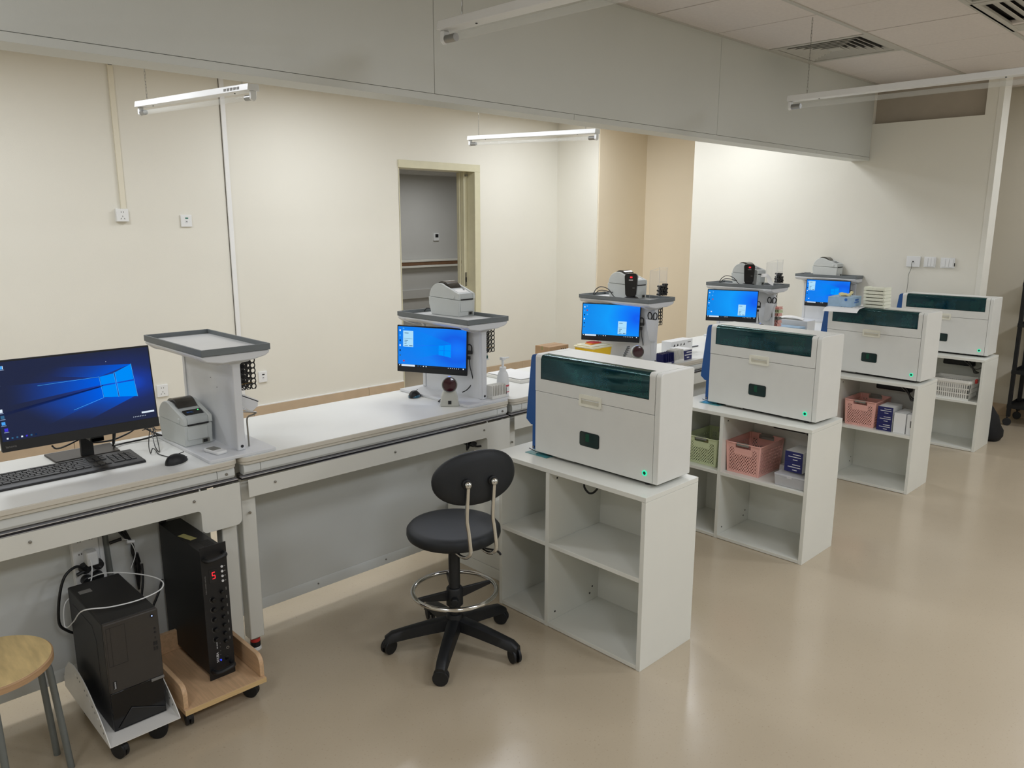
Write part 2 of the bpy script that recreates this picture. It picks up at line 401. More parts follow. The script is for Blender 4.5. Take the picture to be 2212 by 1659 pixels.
# corridor beyond the doorway
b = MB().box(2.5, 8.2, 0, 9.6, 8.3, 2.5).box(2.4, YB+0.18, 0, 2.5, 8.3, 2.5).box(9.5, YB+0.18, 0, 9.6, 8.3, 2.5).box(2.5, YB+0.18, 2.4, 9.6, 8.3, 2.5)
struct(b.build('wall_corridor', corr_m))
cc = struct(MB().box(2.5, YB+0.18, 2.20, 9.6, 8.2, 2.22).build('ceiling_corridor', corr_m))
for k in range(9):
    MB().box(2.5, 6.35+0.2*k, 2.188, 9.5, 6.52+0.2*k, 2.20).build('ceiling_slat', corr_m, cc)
hr = thing('handrail', 'brown wooden handrail on white bracket strips along the corridor wall', 'handrail', (6.5, 8.19, 1.06))
MB().box(-4, -0.05, -0.01, 3, -0.015, 0.035).build('rail', wood_dark, hr, bevel=0.006)
MB().box(-4, -0.06, 0.035, 3, 0, 0.062).box(-4, -0.06, -0.038, 3, 0, -0.01).build('rail_cover', trim_w, hr, bevel=0.004)
struct(MB().box(2.5, 8.17, 0.62, 9.5, 8.2, 0.74).build('trim_3', corr_m, None, bevel=0.006))
th = thing('thermostat', 'small white thermostat with a dark display on the corridor wall', 'thermostat', (6.62, 8.2, 1.36))
MB().box(-0.045, -0.02, 0, 0.045, 0, 0.10).build('casing', sock_m, th, bevel=0.004)
MB().box(-0.02, -0.023, 0.045, 0.03, -0.02, 0.088).build('display', letter_k, th)
# door lining
d1 = struct(MB().box(4.385, YB-0.012, 2.089, 5.384, YB+0.19, 2.158).build('door_1', frame_m, bevel=0.003))
MB().box(5.312, YB-0.012, 0, 5.384, YB+0.19, 2.089).build('door_jamb', frame_m, d1, bevel=0.003)
MB().box(4.385, YB+0.0, 0, 4.402, YB+0.19, 2.089).build('door_jamb', frame_m, d1, bevel=0.002)
MB().box(5.262, YB+0.10, 0, 5.312, YB+0.15, 2.089).build('door_stop', frame_m, d1, bevel=0.003)
MB().box(5.245, YB+0.15, 0.0, 5.262, YB+0.19, 2.085).build('door_edge', frame_m, d1, bevel=0.002)
MB().box(5.268, YB+0.094, 0.96, 5.288, YB+0.101, 1.10).build('strike_plate', nickel, d1)
MB().box(5.272, YB+0.090, 1.0, 5.284, YB+0.096, 1.05).build('latch_slot', dark_m, d1)
for zz in (2.06,): MB().cyl((5.285, YB+0.08, zz), (5.285, YB+0.10, zz), 0.012).build('door_catch', nickel, d1)
# skirting tiles on the back wall and the recess wall
bb = struct(MB().box(X0, YB-0.004, 0, 4.385, YB+0.002, 0.102).build('baseboard_back', gap_m))
xs = [X0, -1.45, -0.47, 0.53, 1.53, 2.53, 4.06, 4.385]
xs = [-2.4, -1.5, -0.5, 0.5, 1.5, 2.85, 3.98, 4.385]
for a_, c_ in zip(xs[:-1], xs[1:]): MB().box(a_+0.0015, YB-0.014, 0, c_-0.0015, YB-0.003, 0.105).build('skirting_tile', base_m, bb, bevel=0.0015)
MB().box(X0, YB-0.012, 0.105, 4.385, YB, 0.112).build('skirting_cap', cond_w, bb)
for a_, c_ in ((5.386, 6.0), (6.0, 6.535)): MB().box(a_, YB-0.014, 0, c_-0.002, YB-0.003, 0.105).build('skirting_tile', base_m, bb, bevel=0.0015)
br = struct(MB().box(XR-0.012, 1.745, 0, XR, 4.225, 0.105).build('baseboard_right', base_m, bevel=0.0015))
MB().box(XR-0.012, 5.39, 0, XR, YB-0.015, 0.105).build('skirting_tile', base_m, br, bevel=0.0015)
bf = struct(MB().box(XF-0.012, -3, 0, XF, 2.2, 0.10).build('baseboard_recess', base_m, bevel=0.0015))
struct(MB().box(XA-0.012, 4.23, 0, XA, 5.37, 0.105).build('baseboard_alcove', base_m, bevel=0.0015))
# beam
bm = struct(MB().box(X0, 2.611, 2.086, XR, 2.747, 2.9).build('beam', beam_m))
for a_, c_ in ((X0, -0.45), (-0.45, 2.112), (2.112, 4.262), (4.262, XR-0.001)):
    MB().box(a_+0.0012, 2.605, 2.1125, c_-0.0012, 2.612, CZ-0.004).build('beam_panel', beam_m, bm, bevel=0.0008)
for a_, c_ in ((X0, 2.97), (2.97, 5.60), (5.60, XR-0.001)):
    MB().box(a_+0.001, 2.603, 2.084, c_-0.001, 2.612, 2.1105).build('beam_trim', beam_m, bm, bevel=0.0008)
# ceiling: slab, grid bars, tiles
ce = struct(MB().box(X0-0.12, Y0-0.12, 2.70, XF+0.12, 2.611, 2.9).build('ceiling', dark_m))
struct(MB().box(X0-0.12, 2.747, CZ, XR+0.2, YB+0.18, 2.9).box(XR+0.2, 4.0, CZ, XA+0.12, 5.6, 2.9).build('ceiling_back', tile_m))
ybars = [2.5975, 1.984, 1.384, 0.784, 0.184, -0.416, -1.016, -1.616, -2.216, -2.816]
tbx = MB()
for y in ybars: MB().box(X0, y-0.012, CZ-0.006, XF, y+0.012, CZ+0.002).build('grid_bar', grid_m, ce)
tm = None; tn = None
VENT = (4.785, 5.385)
for r_ in range(len(ybars)-1):
    ya, yb = ybars[r_+1]+0.004, ybars[r_]-0.004
    off = 3.585 if r_ == 0 else (3.55 if r_ == 1 else 3.92)
    step = 0.6
    x = off-step*11
    while x < XF-0.05:
        xa, xb = x+0.004, x+step-0.004; x += step
        if xb < X0: continue
        if r_ == 0 and abs((xa+xb)/2-5.085) < 0.28: continue
        if r_ in (2,) and 3.8 < (xa+xb)/2 < 5.4: continue
        xa = max(xa, X0); xb = min(xb, XF-0.02)
        dz = 0.004*random.random()
        MB().box(xa, ya, CZ-0.001+dz*0.5, xb, yb, CZ+0.02).build('ceiling_tile', tile_m, ce, bevel=0.0012)
struct(MB().box(XR+0.16, 2.32, 2.663, XF, 4.065, 2.9).build('ceiling_recess', tile_m))
# square diffuser by the beam
df = thing('air_diffuser', 'square louvred air diffuser in the ceiling right beside the beam', 'vent', (5.085, 2.295, CZ))
MB().box(-0.298, -0.296, -0.004, 0.298, -0.262, 0.01).box(-0.298, 0.262, -0.004, 0.298, 0.296, 0.01).box(-0.298, -0.262, -0.004, -0.262, 0.262, 0.01).box(0.262, -0.262, -0.004, 0.298, 0.262, 0.01).build('frame', grid_m, df, bevel=0.002)
MB().box(-0.262, -0.262, 0.028, 0.262, 0.262, 0.034).build('backing', dark_m, df)
for k in range(6):
    q = 0.255-0.038*k; w = 0.026
    v = []; f = []
    for (s_, z_) in ((q, 0.0), (q-w, 0.022), (q-w-0.002, 0.022), (q-0.003, -0.0015)):
        v += [(-s_, -s_, z_), (s_, -s_, z_), (s_, s_, z_), (-s_, s_, z_)]
    for a_ in range(4):
        n_ = (a_+1) % 4
        for k2 in range(4): f.append((a_*4+k2, a_*4+(k2+1) % 4, n_*4+(k2+1) % 4, n_*4+k2))
    MB().add(v, f).build('louvre_ring', grid_m, df)
MB().box(-0.04, -0.04, -0.001, 0.04, 0.04, 0.004).build('centre_plate', grid_m, df, bevel=0.002)
# long return grille
gr = thing('return_grille', 'large white ceiling grille with long parallel blades', 'vent', (4.52, 0.79, CZ))
MB().box(0, 0, -0.006, 0.80, 0.035, 0.01).box(0, 0.555, -0.006, 0.80, 0.595, 0.01).box(0, 0.035, -0.006, 0.06, 0.555, 0.01).box(0.64, 0.035, -0.006, 0.80, 0.555, 0.01).build('frame', grid_m, gr, bevel=0.002)
MB().box(0.05, 0.03, 0.03, 0.65, 0.56, 0.036).build('backing', dark_m, gr)
for k in range(11):
    y = 0.515-0.047*k
    MB().prism([(y-0.022, 0.0), (y+0.018, 0.016), (y+0.017, 0.020), (y-0.024, 0.004)], 'x', 0.06, 0.64).build('blade', grid_m, gr)
# recessed panel light, not lit, next to it
pl = thing('ceiling_panel', 'square recessed ceiling panel with a dark edge beside the long grille', 'light', (4.215, 1.09, CZ))
MB().box(-0.30, -0.295, -0.004, 0.30, -0.27, 0.012).box(-0.30, 0.27, -0.004, 0.30, 0.295, 0.012).box(-0.30, -0.27, -0.004, -0.27, 0.27, 0.012).box(0.27, -0.27, -0.004, 0.30, 0.27, 0.012).build('frame', grid_m, pl, bevel=0.002)
MB().box(-0.27, -0.27, 0.03, 0.27, 0.27, 0.034).build('inner_edge', dark_m, pl)
MB().box(-0.255, -0.255, 0.012, 0.25, 0.25, 0.03).build('diffuser', frost, pl)
# lamp frames around the back lights and the added front fill lights
for x, y, p in BACK_LIGHTS+FRONT_FILL_LIGHTS:
    MB().box(x-0.30, y-0.30, 2.652, x+0.30, y-0.28, CZ+0.0).box(x-0.30, y+0.28, 2.652, x+0.30, y+0.30, CZ).box(x-0.30, y-0.28, 2.652, x-0.28, y+0.28, CZ).box(x+0.28, y-0.28, 2.652, x+0.30, y+0.28, CZ).build('lamp_frame', lampw, ce)

# conduits and sockets on the back wall
c1 = thing('wall_conduit', 'cream cable conduit running down the back wall to an upper socket', 'conduit', (1.985, YB, 1.69))
MB().box(-0.018, -0.016, 0.0, 0.018, 0, 0.963).build('channel', cond_m, c1, bevel=0.002)
MB().box(-0.014, -0.018, 0.958, 0.014, 0.002, 0.968).build('channel_mouth', dark_m, c1)
c2 = thing('wall_conduit', 'white cable conduit running the full height of the back wall', 'conduit', (2.766, YB, 0.115))
MB().box(-0.018, -0.016, 0.0, 0.018, 0, 2.54).build('channel', cond_w, c2, bevel=0.002)
MB().box(-0.021, -0.005, 0.0, -0.018, 0, 2.54).build('channel_edge', gap_m, c2)
def socket(x, z, w, h, label, kind='power', deep=0.012):
    s = thing('wall_socket', label, 'socket', (x, YB, z))
    MB().box(-w/2, -deep, -h/2, w/2, 0, h/2).build('plate', sock_m, s, bevel=0.002)
    if kind == 'power':
        h_ = MB()
        for dx, dz, rot in ((-0.008, 0.022, 0), (0.008, 0.022, 0), (0, -0.008, 0), (-0.012, -0.024, 0.5), (0.012, -0.024, -0.5)):
            h_.M = T(dx, -deep-0.0005, dz) @ RY(rot); h_.box(-0.002, 0, -0.005, 0.002, 0.001, 0.005)
        h_.build('pin_slot', letter_g, s)
    elif kind == 'net':
        MB().box(-0.008, -deep-0.0008, 0.015, 0.014, -deep, 0.024).build('indicator', tealsoft if z > 1 else letter_k, s)
        MB().box(-0.009, -deep-0.0012, -0.016, 0.009, -deep, 0.004).build('port_cover', stat_w, s)
        MB().box(-0.004, -deep-0.002, -0.008, 0.006, -deep-0.001, -0.002).build('port_mark', letter_g, s)
    return s
socket(1.968, 1.646, 0.082, 0.088, 'white power socket at the lower end of the cream conduit', deep=0.03)
socket(2.422, 1.608, 0.082, 0.088, 'white network socket alone high on the back wall', 'net')
socket(2.138, 0.351, 0.082, 0.092, 'white power socket low on the wall beside the large monitor')
socket(2.95, 0.346, 0.075, 0.09, 'white network socket low on the wall right of the first shelf station', 'net')
# socket and switches on the right wall
def rplate(y0, y1, z0, z1, label, kind):
    s = thing('wall_plate', label, 'switch' if kind else 'socket', (XR, (y0+y1)/2, (z0+z1)/2)); w = (y1-y0)/2; h = (z1-z0)/2
    MB().box(-0.014, -w, -h, 0, w, h).build('plate', sock_m, s, bevel=0.002)
    if kind:
        for k in range(3):
            a_ = -w*0.78+k*w*0.52
            MB().box(-0.019, a_+0.001, -h*0.78, -0.013, a_+w*0.5, h*0.78).build('rocker', sock_m, s, bevel=0.001)
        if kind == 2: MB().box(-0.016, -w-0.002, -0.024, -0.006, -w+0.002, 0.0).build('side_tab', letter_k, s)
    else: MB().cyl((-0.018, 0, 0), (-0.012, 0, 0), 0.005).build('cable_hole', letter_k, s)
rplate(2.142, 2.241, 1.264, 1.347, 'white blank wall plate with a thin grey cable coming out of it', 0)
rplate(2.030, 2.113, 1.266, 1.345, 'white triple light switch between the cable plate and the end switch', 1)
rplate(1.897, 1.995, 1.265, 1.342, 'white triple light switch nearest the wall end', 2)
tag(MB().tube([(6.520, 2.192, 1.305), (6.51, 2.195, 1.29), (6.525, 2.20, 1.25), (6.52, 2.213, 1.2), (6.525, 2.213, 1.13), (6.52, 2.217, 1.06), (6.50, 2.235, 0.95), (6.47, 2.26, 0.87)], 0.0022, 6, smooth=4).build('wall_cable', grip_m, smooth=True), 'thin grey cable hanging down the right wall behind the last analyser', 'cable')

# ------------------------------------------------------------------ hanging tube lamps
def tube_lamp(far, near, label, mark=False, htop=CZ):
    far = Vector(far); near = Vector(near); d = near-far; L = d.length
    t = thing('hanging_tube_lamp', label, 'lamp', far, 0, 'unlit single tube lamps on chains')
    t.rotation_mode = 'QUATERNION'; t.rotation_quaternion = d.to_track_quat('X', 'Z')
    # local: +X along the lamp, Z up; reflector body
    b = MB(); b.prism([(-0.030, -0.010), (-0.026, 0.020), (0.026, 0.020), (0.030, -0.010)], 'x', 0, L); b.build('batten', lampw, t, bevel=0.002)
    for x in (0.0, L-0.018): MB().prism([(-0.014, -0.010), (-0.014, -0.046), (0, -0.056), (0.014, -0.046), (0.014, -0.010)], 'x', x, x+0.018).build('lamp_holder', lampw, t, bevel=0.003)
    MB().cyl((0.018, 0, -0.038), (L-0.018, 0, -0.038), 0.0125, seg=20).build('tube', tubeglass, t, smooth=True)
    for x in (0.018, L-0.068): MB().cyl((x, 0, -0.038), (x+0.05, 0, -0.038), 0.0135, seg=20).build('tube_cap', capm, t, smooth=True)
    for x in (0.17, L-0.17):
        MB().cyl((x, 0, -0.0105), (x, 0, -0.0125), 0.004).build('screw', letter_k, t)
    if mark:
        for k in range(5): MB().box(L-0.22+k*0.03, -0.0295, -0.002, L-0.22+k*0.03+0.02, -0.028, 0.010).build('printed_mark', letter_g, t)
    q = t.rotation_quaternion.to_matrix().to_4x4().inverted()
    for x in (0.10, L-0.10):
        w = far+d*(x/L); hgt = htop-w.z
        c = MB(); n = int(hgt/0.017)
        for k in range(n):
            z = 0.02+k*(hgt-0.02)/n; zz = z+(hgt-0.02)/n*1.15
            up = (q @ Vector((0, 0, 1)).to_4d()).to_3d()
            a_ = Vector((x, 0, 0))+up*z; b_ = Vector((x, 0, 0))+up*zz
            o1 = Vector((0.0028, 0, 0)) if k % 2 else Vector((0, 0.0028, 0))
            c.tube([a_+o1, b_+o1, b_-o1, a_-o1], 0.0009, 4, closed=True)
        c.build('chain', nickel, t)
    return t
tube_lamp((1.706, 4.70, 2.232), (1.775, 3.49, 2.195), 'unlit tube lamp hanging over the left part behind the beam', True)
tube_lamp((4.160, 4.715, 2.232), (4.235, 3.50, 2.197), 'unlit tube lamp hanging above the doorway behind the beam')
tube_lamp((1.863, 2.247, 2.262), (1.90, 1.04, 2.262), 'unlit tube lamp at top centre in front of the beam')
tube_lamp((4.222, 2.142, 2.258), (4.205, 0.93, 2.258), 'unlit tube lamp at top right below the ceiling diffuser')

# ------------------------------------------------------------------ benches
BY0, BY1, BZ = 2.556, 3.10, 0.78
def bench(x0, x1, label, bracket=True, left_bracket=False):
    t = thing('lab_bench', label, 'bench', (x0, 0, 0), 0, 'white laboratory benches in one row'); L = x1-x0
    MB().prism(rrect(0, BY0, L, BY1, 0.03, 5, (1, 1, 0, 0)), 'z', 0.762, BZ).build('worktop', [edge_m], t, bevel=0.0025)
    MB().prism(rrect(0.0015, BY0+0.0015, L-0.0015, BY1-0.001, 0.0285, 5, (1, 1, 0, 0)), 'z', BZ, BZ+0.0006).build('worktop_surface', worktop_m, t)
    MB().prism(rrect(0.004, BY0+0.004, L-0.004, BY1-0.01, 0.026, 5, (1, 1, 0, 0)), 'z', 0.752, 0.7615).build('worktop_underlay', edge_m, t, bevel=0.001)
    # upper rail: two end caps and a middle length
    for a_, c_ in ((0.012, 0.075), (0.0765, L-0.0765), (L-0.075, L-0.012)):
        MB().prism([(BY0+0.018, 0.752), (BY0+0.012, 0.742), (BY0+0.012, 0.722), (BY0+0.020, 0.712), (BY0+0.05, 0.712), (BY0+0.05, 0.752)], 'x', a_, c_).build('rail_section', panel_m, t, bevel=0.0012)
    MB().cyl((L-0.043, BY0+0.0125, 0.732), (L-0.043, BY0+0.008, 0.732), 0.0055, 0.0045).build('rail_screw', nickel, t, bevel=0.001)
    MB().box(0.004, BY0+0.03, 0.694, L-0.004, BY0+0.06, 0.712).build('rail_recess', gap_m, t)  # grey colour paints in the shade below the upper rail
    MB().box(0.002, BY0+0.012, 0.7035, L-0.002, BY0+0.032, 0.7055).build('bright_strip', bright_m, t)
    MB().box(0.002, BY0+0.013, 0.6965, L-0.002, BY0+0.034, 0.7035).build('dark_strip', rail_m, t)
    MB().box(0.3, BY0+0.010, 0.6945, L-0.3, BY0+0.02, 0.6958).build('bright_strip', bright_m, t)
    # apron with a deep rounded bracket at the right end
    ap = [(0.022, 0.6940), (0.022, 0.628)]
    if bracket:
        ap += [(L-0.158, 0.624)]
        for k in range(1, 7): a_ = pi/2*k/6; ap.append((L-0.158+0.014*sin(a_), 0.624-0.014+0.014*cos(a_)))
        ap += [(L-0.144, 0.56)]
        for k in range(1, 5): a_ = pi/2*k/4; ap.append((L-0.126-0.018*cos(a_), 0.556-0.018*sin(a_)))
        for k in range(5): a_ = pi/2*k/4; ap.append((L-0.02+0.02*sin(a_), 0.558-0.02*cos(a_)))
        ap += [(L+0.0, 0.694)]
    else: ap += [(L, 0.628), (L, 0.694)]
    MB().prism(ap, 'y', BY0+0.006, BY0+0.0085).build('apron', steel_w, t, bevel=0.0008)
    if bracket: MB().box(L-0.144, BY0+0.0085, 0.545, L-0.140, BY0+0.15, 0.70).build('bracket_cheek', steel_w, t)
    for x in (0.125, L/2, L-0.165): MB().cyl((x, BY0+0.006, 0.664), (x, BY0+0.001, 0.664), 0.0052, 0.0040).build('apron_screw', nickel, t, bevel=0.001)
    MB().cyl((0.033, BY0+0.036, 0.56), (0.033, BY0+0.031, 0.56), 0.005).build('leg_screw', nickel, t)
    for x in (0.006, L-0.062):
        for y in (BY0+0.042, BY1-0.075):
            g = MB().box(x, y, 0.055, x+0.056, y+0.05, 0.7).build('leg', steel_w, t, bevel=0.004)
            MB().cyl((x+0.028, y+0.025, 0), (x+0.028, y+0.025, 0.014), 0.022, 0.020, 20).build('foot_pad', sock_m, g, bevel=0.002)
            MB().cyl((x+0.028, y+0.025, 0.014), (x+0.028, y+0.025, 0.034), 0.019, seg=14).build('foot_wheel', blk, g)
            MB().cyl((x+0.028, y+0.025, 0.034), (x+0.028, y+0.025, 0.047), 0.018, seg=20).build('foot_ring', redp, g)
            MB().cyl((x+0.028, y+0.025, 0.045), (x+0.028, y+0.025, 0.056), 0.016, seg=16).build('foot_neck', nickel, g)
    MB().box(0.03, 2.782, 0.105, L-0.03, 2.786, 0.755).build('modesty_panel', panel_m, t)
    mr = MB().prism([(2.776, 0.066), (2.776, 0.098), (2.781, 0.110), (2.787, 0.110), (2.787, 0.066)], 'x', 0.03, L-0.03).build('panel_rail', panel_m, t, bevel=0.001)
    for x in (0.09, 0.40, 0.75, 1.05): MB().cyl((x, 2.776, 0.09), (x, 2.773, 0.09), 0.0035, seg=10).build('rail_rivet', letter_g, mr)
    MB().box(0.02, BY0+0.06, 0.70, L-0.02, BY1-0.03, 0.745).build('top_frame', steel_w, t)
    return t
bench(-0.16, 1.156, 'white bench at far left under the large monitor and keyboard')
bench(1.166, 2.498, 'white bench with an almost bare top between the first two shelf stations')
bench(2.508, 3.800, 'white bench behind the first analyser with the yellow bin on it')
bench(3.810, 5.110, 'white bench behind the second analyser with a rod lying on it')
bench(5.120, 6.515, 'white bench at far right running up to the end wall')

# ------------------------------------------------------------------ shelf stations
def station(cx, label, half=False):
    t = thing('shelf_station', label, 'shelf', (cx, 2.57, BZ), 0, 'white I-shaped shelf stations on the benches')
    D = 0.515; w0 = -0.125; w1 = 0.125
    if half: w0, w1 = -0.118, 0.016
    MB().prism(rrect(w0, -0.004, w1, D, 0.006, 2), 'z', 0, 0.013).build('base_plate', stat_w, t, bevel=0.003)
    MB().box(0.004, 0.065, 0.013, 0.014, 0.47, 0.345).build('upright_panel', stat_w, t)
    # front and back flanges, flaring out below the tray
    fr = [(0.0, 0.013), (0.0, 0.325)]
    if not half: fr += [(-0.012, 0.333), (-0.05, 0.331), (-0.105, 0.349), (-0.122, 0.362), (-0.124, 0.374)]
    else: fr += [(-0.02, 0.333), (-0.09, 0.349), (-0.112, 0.362), (-0.115, 0.374)]
    if not half: fr += [(0.124, 0.374), (0.122, 0.362), (0.105, 0.352), (0.06, 0.333), (0.036, 0.331), (0.030, 0.325), (0.030, 0.013)]
    else: fr += [(0.016, 0.374), (0.016, 0.013)]
    MB().prism(fr, 'y', 0.042, 0.066).build('front_flange', stat_w, t, bevel=0.003)
    MB().prism(fr, 'y', 0.462, 0.486).build('back_flange', stat_w, t, bevel=0.003)
    un = [p for p in fr if p[1] > 0.326]
    un = [(-0.012, 0.345), (-0.05, 0.343), (-0.107, 0.353), (-0.122, 0.364), (-0.124, 0.374)]+([(0.124, 0.374), (0.122, 0.364), (0.107, 0.355), (0.06, 0.345), (0.03, 0.345)] if not half else [(0.016, 0.374), (0.016, 0.345)])
    MB().prism(un, 'y', 0.0, D-0.002).build('tray_underside', stat_w, t, bevel=0.004)
    b = MB(); z0, z1 = 0.3755, 0.398; e = 0.006
    b.box(w0, -0.005, z0, w1, -0.005+e, z1).box(w0, D-e, z0, w1, D, z1).box(w0, -0.005+e, z0, w0+e, D-e, z1).box(w1-e, -0.005+e, z0, w1, D-e, z1)
    b.build('tray_rim', stat_g, t, bevel=0.0012)
    MB().box(w0+e, -0.005+e, z0, w1-e, D-e, z0+0.006).build('tray_liner', stat_in, t)
    MB().cyl((0.016, 0.0425, 0.028), (0.016, 0.0405, 0.028), 0.0055, seg=16).build('hole_cap', blk, t)
    for y, z in ((0.24, 0.255), (0.19, 0.225)): MB().cyl((0.0045, y, z), (0.003, y, z), 0.0018, seg=8).build('screw_hole', letter_k, t)
    return t
ST = [1.182, 2.368, 3.715, 5.130, 6.522]
station(ST[0], 'shelf station with an empty bright tray above the grey label printer')
station(ST[1], 'shelf station in front of the doorway with a label printer on its tray')
station(ST[2], 'shelf station behind the first analyser with scissors in its left pocket')
station(ST[3], 'shelf station behind the second analyser with pink racks stacked beside it')
station(ST[4], 'half-width shelf station standing against the right wall', True)

# hanging perforated racks, right side of uprights (thing each)
def rack(cx, n, label, nx=3, y0=2.628, dz=0.0, cell=0.0192):
    t = thing('perforated_rack', label, 'rack', (cx+0.0335, y0, 1.008+dz), 0, 'black perforated racks hanging on the shelf stations')
    for k in range(n):
        b = MB(); b.M = T(0.001, 0.030*k, -0.002*k) @ RZ(radians(-4+5*(k % 2)))
        b.holes(nx, 6, cell, cell, cell*0.36, 0.003, seg=10, rz=cell*0.40)
        b.build('rack_sheet', blk, t)
    MB().tube([(0.002, -0.002, 0.022), (nx*cell, -0.002, 0.026)], 0.0009, 6).build('rack_wire', gold, t)
    return t
rack(ST[0], 5, 'cluster of black perforated racks on the first shelf station')
rack(ST[1], 4, 'cluster of black perforated racks above the white pump bottle')
rack(ST[2], 3, 'black perforated rack on the station that holds the pocket with upright scissors', 3, dz=0.004)
rack(ST[3], 3, 'black perforated rack above the pink racks on the fourth station', 2, dz=0.008)

# small angled shelf and rod on station 1
t = thing('tilted_holder', 'small grey tilted tray on a bent steel rod at the first station', 'holder', (ST[0]+0.03, 2.63, BZ+0.013))
MB().prism([(0.003, 0.205), (0.003, 0.160), (0.040, 0.130), (0.064, 0.148), (0.068, 0.170), (0.064, 0.171)], 'y', 0.0, 0.003).build('end_plate', stat_w, t)
b = MB(); b.M = T(0.003, 0, 0.2)@RY(radians(27)); b.box(0, 0.0, -0.005, 0.074, 0.18, 0.0); b.build('tray_rim', stat_g, t, bevel=0.001)
b = MB(); b.M = T(0.003, 0, 0.158)@RY(radians(38)); b.box(0, 0.0, -0.002, 0.05, 0.18, 0.0); b.build('tray_bottom', stat_w, t)
MB().tube([(0.003, 0.0, 0.138), (0.03, 0.0, 0.132), (0.056, 0.0, 0.126), (0.048, 0.005, 0.118), (0.032, 0.012, 0.112), (0.026, 0.014, 0.100), (0.026, 0.014, 0.06), (0.027, 0.014, 0.0)], 0.0032, 8, smooth=4).build('rod', nickel, t, smooth=True)

# ------------------------------------------------------------------ label printers
def printer(loc, rz, label, variant=0):
    t = thing('label_printer', label, 'printer', loc, rz, 'grey label printers')
    W, D = 0.110, 0.205
    # side profile in (y,z): lower body then lid
    low = [(0.0, 0.0), (-0.004, 0.078), (D+0.006, 0.086), (D+0.004, 0.05), (D-0.012, 0.0)]
    MB().prism(low, 'x', -W/2+0.002, W/2-0.002).build('lower_body', prn_m, t, bevel=0.004)
    lid = [(-0.004, 0.0795), (-0.004, 0.100), (0.0, 0.108), (0.05, 0.127)]
    for k in range(13):
        a_ = radians(122-116*k/12); lid.append((0.132+0.071*cos(a_), 0.083+0.070*sin(a_)))
    lid += [(0.2035, 0.0868)]
    MB().prism(lid, 'x', -W/2, -W/2+0.015).prism(lid, 'x', W/2-0.015, W/2).build('lid_cheek', prn_m, t, bevel=0.003)
    mid = [(p[0]+(0.002 if p[0] < D/2 else -0.002), p[1]-(0.006 if p[1] > 0.11 else 0)) for p in lid]
    MB().prism(mid, 'x', -W/2+0.0152, W/2-0.0152).build('lid', prn_l, t, bevel=0.002)
    # smoked roll window over the rear part of the lid
    win = []
    for k in range(15):
        a_ = radians(20+135*k/14); win.append((0.126+0.056*cos(a_), 0.108+0.054*sin(a_)))
    MB().prism(win, 'x', -W/2+0.020, W/2-0.018).build('roll_window', smoke_m, t, smooth=True, angle=50)
    b = MB(); b.M = T(0, 0.040, 0.1195) @ RX(radians(20.5))
    b.prism(rrect(-0.034, -0.022, 0.036, 0.013, 0.004), 'z', -0.004, 0.0015).build('control_panel', blk_gl if variant == 0 else (stat_g if variant == 2 else paper_m), t, bevel=0.0006)
    if variant == 0:
        lettering('BMC', 0.012, letter_b, b.M @ T(-0.022, -0.008, 0.0017), t)
    b2 = MB(); b2.M = b.M; b2.cyl((0.024, 0.004, 0.0015), (0.024, 0.004, 0.0032), 0.0028 if variant == 0 else 0.005, seg=12).build('status_led' if variant == 0 else 'feed_button', greenled2 if variant == 0 else letter_g, t)
    MB().box(-W/2+0.016, -0.0065, 0.0775, W/2-0.017, -0.001, 0.083).build('label_slot', letter_k, t)
    MB().box(-W/2+0.012, -0.0052, 0.024, W/2-0.022, -0.0015, 0.072).build('front_door', prn_m, t, bevel=0.001)
    MB().box(0.012, -0.004, 0.006, 0.038, 0.001, 0.021).build('switch_recess', grip_m, t)
    MB().box(0.014, -0.0055, 0.008, 0.030, 0.0, 0.019).build('power_switch', letter_k, t, bevel=0.001)
    for s_ in (-1, 1): MB().cyl((s_*(W/2-0.001), 0.032, 0.094), (s_*(W/2+0.0035), 0.032, 0.094), 0.011, 0.009, 20).build('release_button', prn_m, t, bevel=0.001)
    return t
printer((1.117, 2.79, BZ+0.013), radians(3), 'grey label printer on the bench left of the first shelf station')
printer((2.437, 2.795, BZ+0.3815), radians(3), 'grey label printer on the tray of the station before the doorway', 1)
printer((3.745, 2.742, BZ+0.3815), radians(-2), 'grey label printer on the third tray behind a black upright scanner', 1)
printer((5.175, 2.745, BZ+0.3815), radians(-3), 'grey label printer on the fourth tray spilling a curled white label', 2)
printer((6.466, 2.735, BZ+0.3815), radians(-2), 'grey label printer alone on the half tray at the right wall', 2)
